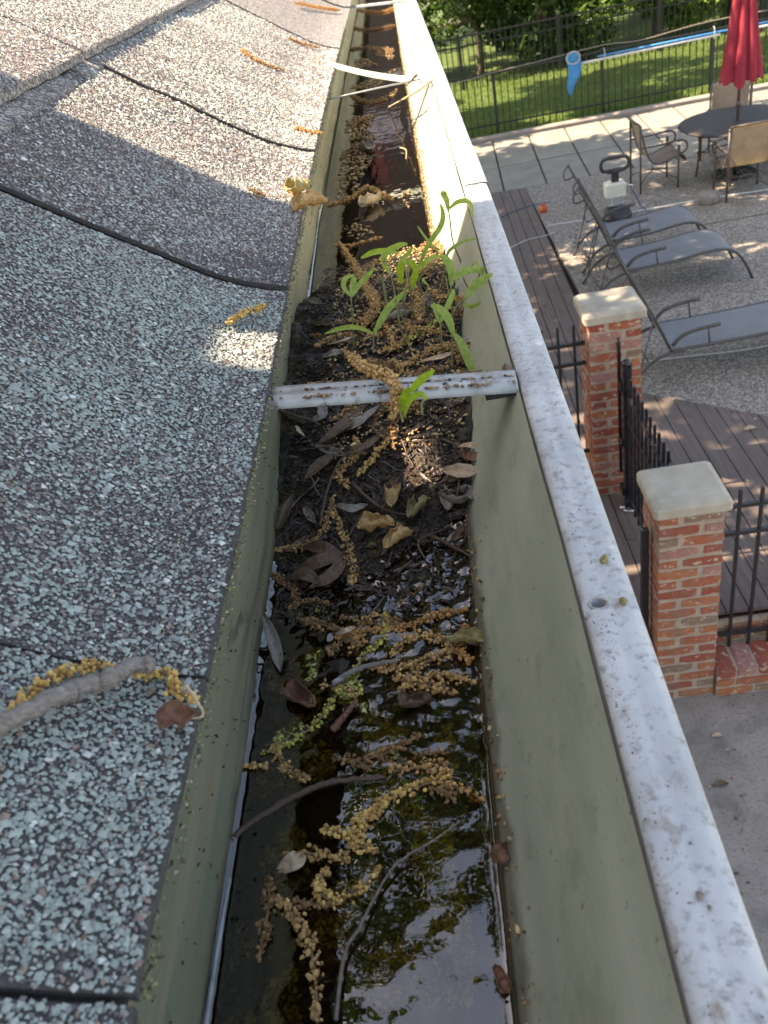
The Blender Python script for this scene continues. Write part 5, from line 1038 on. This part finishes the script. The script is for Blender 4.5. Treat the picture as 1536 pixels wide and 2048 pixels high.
cu = thing('orange_cup', 'small orange plastic cup on the patio by the deck strip', 'cup', (1.66, 12.14, DZ)); m_ = MB(); m_.lathe([(.035, 0), (.05, .0), (.058, .10), (.052, .10), (.046, .01)], n=14); m_.obj('cup', MT['orange_plastic'], cu)
s_ = MB(); s_.lathe([(.13, 0), (.145, .02), (.14, .10), (.125, .125), (.05, .13), (.01, .13)], n=14); so = s_.obj('stone', MT['stone']); so.location = (3.68, 11.34, DZ); tag(so, 'low round brown stone on the patio near the chair leg', 'stone')
def cord(pts, r, lab, m, name='cord', cat='cord'):
    L_ = smoothline(pts, max(12, len(pts)*6)); o0 = np.array(L_[0]); mb = MB(); mb.tube([np.array(p)-o0 for p in L_], r, 5); o = mb.obj(name, m); o.location = o0; return tag(o, lab, cat)
cord([(1.62, 11.52, DZ+.008), (2.6, 11.46, DZ+.008), (3.6, 11.47, DZ+.008), (4.46, 11.40, DZ+.008), (6.5, 11.3, DZ+.008)], .008, 'straight white cord laid across the patio in front of the table', MT['white_metal'])
cord([(1.72, 7.26, DZ+.008), (2.1, 7.24, DZ+.008), (2.75, 7.18, DZ+.008), (3.3, 7.22, DZ+.008)], .006, 'pale cord under the nearest lounger', MT['white_metal'])
cord([(.9, 12.0, DZ+.025), (1.2, 12.3, DZ+.024), (1.5, 12.45, DZ+.022), (1.81, 12.52, DZ+.008)], .006, 'thin dark cord crossing the deck strip', MT['blue_cable'])
cord([(.9, 10.75, DZ+.025), (1.25, 11.05, DZ+.024), (1.50, 11.1, DZ+.024), (1.66, 11.2, DZ+.01)], .005, 'thin pale cord crossing the deck strip near the loungers', MT['white_metal'])
cord([(2.68, 11.40, DZ+.38), (2.78, 11.45, DZ+.20), (2.88, 11.5, DZ+.02), (3.0, 11.1, DZ+.008), (3.1, 10.9, DZ+.008)], .008, 'blue cable running from the box on the post to the ground', MT['blue_cable'])
# ------------------------------------------------------------------ pool net, poles, wire
nt_ = thing('pool_net', 'blue leaf net on a white pole laid along the fence rail', 'pool net', (3.06, 17.2, 1.42))
m_ = MB(); m_.tube([(.12*math.cos(a)*1.0, -.03, .06+.10*math.sin(a)) for a in np.linspace(0, 2*math.pi, 21)], .014, 6, caps=False); m_.obj('hoop', MT['grey_metal'], nt_)
m_ = MB(); 
def bag(t, k):
    a = 2*math.pi*k/20; r = .118*(1-t**1.6)**.75+.012; fo = 1+.28*t*math.sin(5*a+t*6)+.12*math.sin(9*a-t*4)*t; return (r*math.cos(a)*fo-.05*t+.03*math.sin(t*5), -.03+.05*math.sin(t*3)*math.sin(a)*fo-.03*t, .06+.09*math.sin(a)*(1-t)-.58*t-.04*t*math.sin(3*a))
m_.grid(bag, np.linspace(0, 1, 12), range(21)); m_.obj('net_bag', MT['blue_net'], nt_)
m_ = MB(); m_.tube([(.10, 0, -.06), (1.3, 0, -.045), (2.6, 0, -.03)], .021, 8); m_.obj('pole', MT['white_metal'], nt_)
m_ = MB(); m_.tube([(1.0, 0, 0), (2.62, 0, 0)], .02); 
bp_ = thing('brush_pole', 'blue telescopic pole with a white brush head on the same fence rail', 'pool brush', (3.5, 17.20, 1.42)); m_ = MB(); m_.tube([(0, .0, .0), (3.2, 0, .02)], .016, 8); m_.obj('pole', MT['blue_paint'], bp_)
m_ = MB(); m_.tube([(2.3, -.03, -.04), (3.1, -.03, -.03)], .02, 8); m_.obj('sleeve', MT['white_metal'], bp_)
m_ = MB(); m_.box((3.08, -.07, -.22), (3.16, .03, .12), ch=.02); m_.obj('brush_head', MT['white_metal'], bp_)
for i, x in enumerate((3.62, 5.55)):
    m_ = MB(); m_.tube(smoothline([(x, 17.26, 1.52), (x, 17.18, 1.52), (x, 17.16, 1.36), (x, 17.2, 1.34)], 8), .008, 6); o = m_.obj('hook', MT['grey_metal'], ff); o.parent = ff; o.location = (2.4, -17.3, 0)
cord([(-.5, 17.24, 1.46), (.6, 17.24, 1.42), (1.7, 17.24, 1.49), (2.6, 17.24, 1.53), (3.62, 17.24, 1.58), (4.3, 17.24, 1.54), (5.5, 17.24, 1.62), (7.5, 17.24, 1.6)], .009, 'thin pale wire sagging along the top of the long fence', MT['leaf_grey'], 'wire', 'wire')
# ================================================================== TREES
def leaf_cloud(centers, n, size, cols, seed):
    r_ = np.random.default_rng(seed); C_ = np.array([c[:3] for c in centers]); Rd = np.array([c[3:6] for c in centers]); vol = Rd.prod(1); k = r_.choice(len(centers), n, p=vol/vol.sum())
    d = r_.normal(0, 1, (n, 3)); d /= np.linalg.norm(d, axis=1)[:, None]; rad = r_.uniform(.25, 1, (n, 1))**.55
    P = C_[k]+d*rad*Rd[k]
    s = size*r_.uniform(.6, 1.4, n); a = r_.normal(0, 1, (n, 3)); a /= np.linalg.norm(a, axis=1)[:, None]; b = np.cross(a, r_.normal(0, 1, (n, 3))); b /= np.linalg.norm(b, axis=1)[:, None]
    V = np.stack([P-a*s[:, None], P+b*s[:, None]*.5, P+a*s[:, None], P-b*s[:, None]*.5], 1).reshape(-1, 3)
    q = r_.integers(0, len(cols), n); c = np.array(cols)[q]*r_.uniform(.7, 1.35, (n, 1)); return V, np.arange(4*n).reshape(-1, 4), c
GREENS = {'dark': [(.025,.055,.012), (.04,.08,.016), (.03,.065,.02)], 'mid': [(.05,.10,.018), (.08,.15,.025), (.06,.12,.02)], 'light': [(.15,.25,.035), (.22,.32,.055), (.11,.19,.03)]}  # light palette brightened so sunlit leaves sit in the colour
def tree(name, label, cat, x, y, z0, h, crown, n, size, pal, seed, tr=.15, group=None, lean=(0, 0)):
    t = thing(name, label, cat, (x, y, z0), group=group); r_ = random.Random(seed)
    m_ = MB(); top = np.array([lean[0], lean[1], h])
    m_.tube(smoothline([(0, 0, -.3), (top[0]*.3+.1, top[1]*.3, h*.35), (top[0]*.7-.1, top[1]*.7, h*.7), tuple(top)], 10), [tr*(1-.8*i/9) for i in range(10)], 8)
    m_.obj('trunk', MT['trunk'], t)
    for c in crown[:5]:
        m_ = MB(); b0 = np.array([top[0]*.5, top[1]*.5, h*.5]); m_.tube(smoothline([b0, (b0+np.array(c[:3]))/2+np.array([0, 0, .2]), np.array(c[:3])], 6), [tr*.45*(1-.75*i/5) for i in range(6)], 6); m_.obj('limb', MT['trunk'], t)
    V, Fq, cc = leaf_cloud(crown, n, size, GREENS[pal], seed); link('crown', np_mesh('crown', V, Fq, cc), t, MT['foliage']); return t
# screen of trees and shrubs behind the second fence
rr = random.Random(3)
TL = [('dense dark evergreen shrub at the left, close behind the gutter lip', 2.0, 25.2, 'dark'), ('mid green bushy shrub behind the blue net', 4.3, 25.5, 'mid'), ('pale sunlit shrub between the fence posts', 6.6, 25.3, 'light'),
      ('bright green sapling left of the red umbrella', 8.6, 25.6, 'light'), ('dark shrub right behind the red umbrella', 10.6, 25.5, 'dark'), ('large mid green bush at the right edge of the picture', 13.0, 26, 'mid'),
      ('leafy dark tree, leftmost of the back row', -.5, 26.0, 'dark'), ('tall dark tree of the back row rising behind the blue net', 3.2, 29, 'dark'), ('tall pale green tree of the back row left of the umbrella', 7.4, 29.5, 'light'), ('tall dark tree of the back row behind the umbrella', 11.6, 29, 'dark')]
for i, (lab, x, y, pal) in enumerate(TL):
    tall = y > 28; h = 5.5 if tall else 2.6; cr = []
    for k in range(16 if tall else 13):
        cr.append((rr.uniform(-1.7, 1.7), rr.uniform(-.9, .9), rr.uniform(.5 if not tall else 1.2, h), rr.uniform(.45, .95), rr.uniform(.4, .8), rr.uniform(.35, .75)))
    tree('leafy_tree' if tall else 'shrub', lab, 'tree' if tall else 'shrub', x, y, .1, h, cr, 9000 if tall else 6500, .085, pal, 100+i, .12, group='greenery behind the second fence')
m_ = MB(); m_.grid(lambda x, z: (x, 33+.6*math.sin(x*1.3)+.8*mnoise.noise(Vector((x, z, 0))), z), np.arange(-14, 26, 1.2), [0, 2, 4, 6, 8]); 
V, Fq, cc = leaf_cloud([(rr.uniform(-10, 24), rr.uniform(31, 37), rr.uniform(.3, 9), 1.6, 1.2, 1.2) for _ in range(130)], 32000, .16, GREENS['dark']+GREENS['mid'], 55)
o = link('woods', np_mesh('woods', V, Fq, cc), None, MT['foliage']); tag(o, 'far wood reading as one mass behind the garden trees', kind='stuff')
# shade trees whose branches spread over the patio from the house side
def shade(x, y, z0, h, spread, lab, seed, n, size=.15, zc=7.5, tr=.28, pal='mid'):
    rr = random.Random(seed); cr = []
    for k in range(spread[3]): cr.append((rr.uniform(-spread[0], spread[0]), rr.uniform(-spread[1], spread[1]), zc-z0+rr.uniform(-spread[2], spread[2]), rr.uniform(.5, 1.2), rr.uniform(.4, 1.1), rr.uniform(.3, .7)))
    return tree('shade_tree', lab, 'tree', x, y, z0, h, cr, n, size, pal, seed, tr)
shade(-3.4, 7.6, 0, 8.0, (3.4, 2.5, 1.2, 40), 'spreading shade tree beside the end of the house', 201, 8200)
shade(-2.6, 13.2, 0, 8.4, (3.8, 2.8, 1.3, 46), 'spreading shade tree beside the slab terrace', 202, 14500)
shade(-.6, 19.8, .2, 8.6, (5.4, 2.6, 1.3, 50), 'spreading shade tree on the lawn left of the net', 203, 15500)
shade(4.0, 26.5, .2, 9.8, (7, 2.0, 1.6, 50), 'high shade tree over the second fence', 204, 9000, zc=9)
shade(-2.4, 6.75, 0, 12, (3.0, 1.7, 2.6, 60), 'tall narrow tree whose crown is mirrored in the gutter water', 205, 15000, .13, zc=10.6, tr=.2, pal='dark')
# unseen wall added at the house end for the far water to mirror
def mir(u, v, Y=4.36):
    r = ray(u, v); p = CAM+r*((WZ-ZC)/r[2]); return p[0]+r[0]/r[1]*(Y-p[1]), WZ-r[2]/r[1]*(Y-p[1])
gb = thing('gable_wall', 'lilac grey gable wall rising at the far end of the roof, above the picture', 'wall', (0, 0, 0))
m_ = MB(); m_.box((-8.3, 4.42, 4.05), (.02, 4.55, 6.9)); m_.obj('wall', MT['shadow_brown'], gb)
def panel(u0, v0, u1, v1, d, name, m):
    x0, z1 = mir(u0, v1); x1, z0 = mir(u1, v0); m_ = MB(); m_.box((min(x0, x1), 4.42-d, max(z0+0, 4.1) if z0 < z1 else z1), (max(x0, x1), 4.418, max(z0, z1)), ch=.0); m_.obj(name, m, gb)
panel(725, 232, 800, 288, .02, 'window', MT['siding']); panel(738, 294, 768, 372, .03, 'shutter', MT['shutter_red']); panel(702, 200, 722, 420, .03, 'trim_board', MT['deck_under'])  # panels shaped to put these colour blocks into the water's reflection
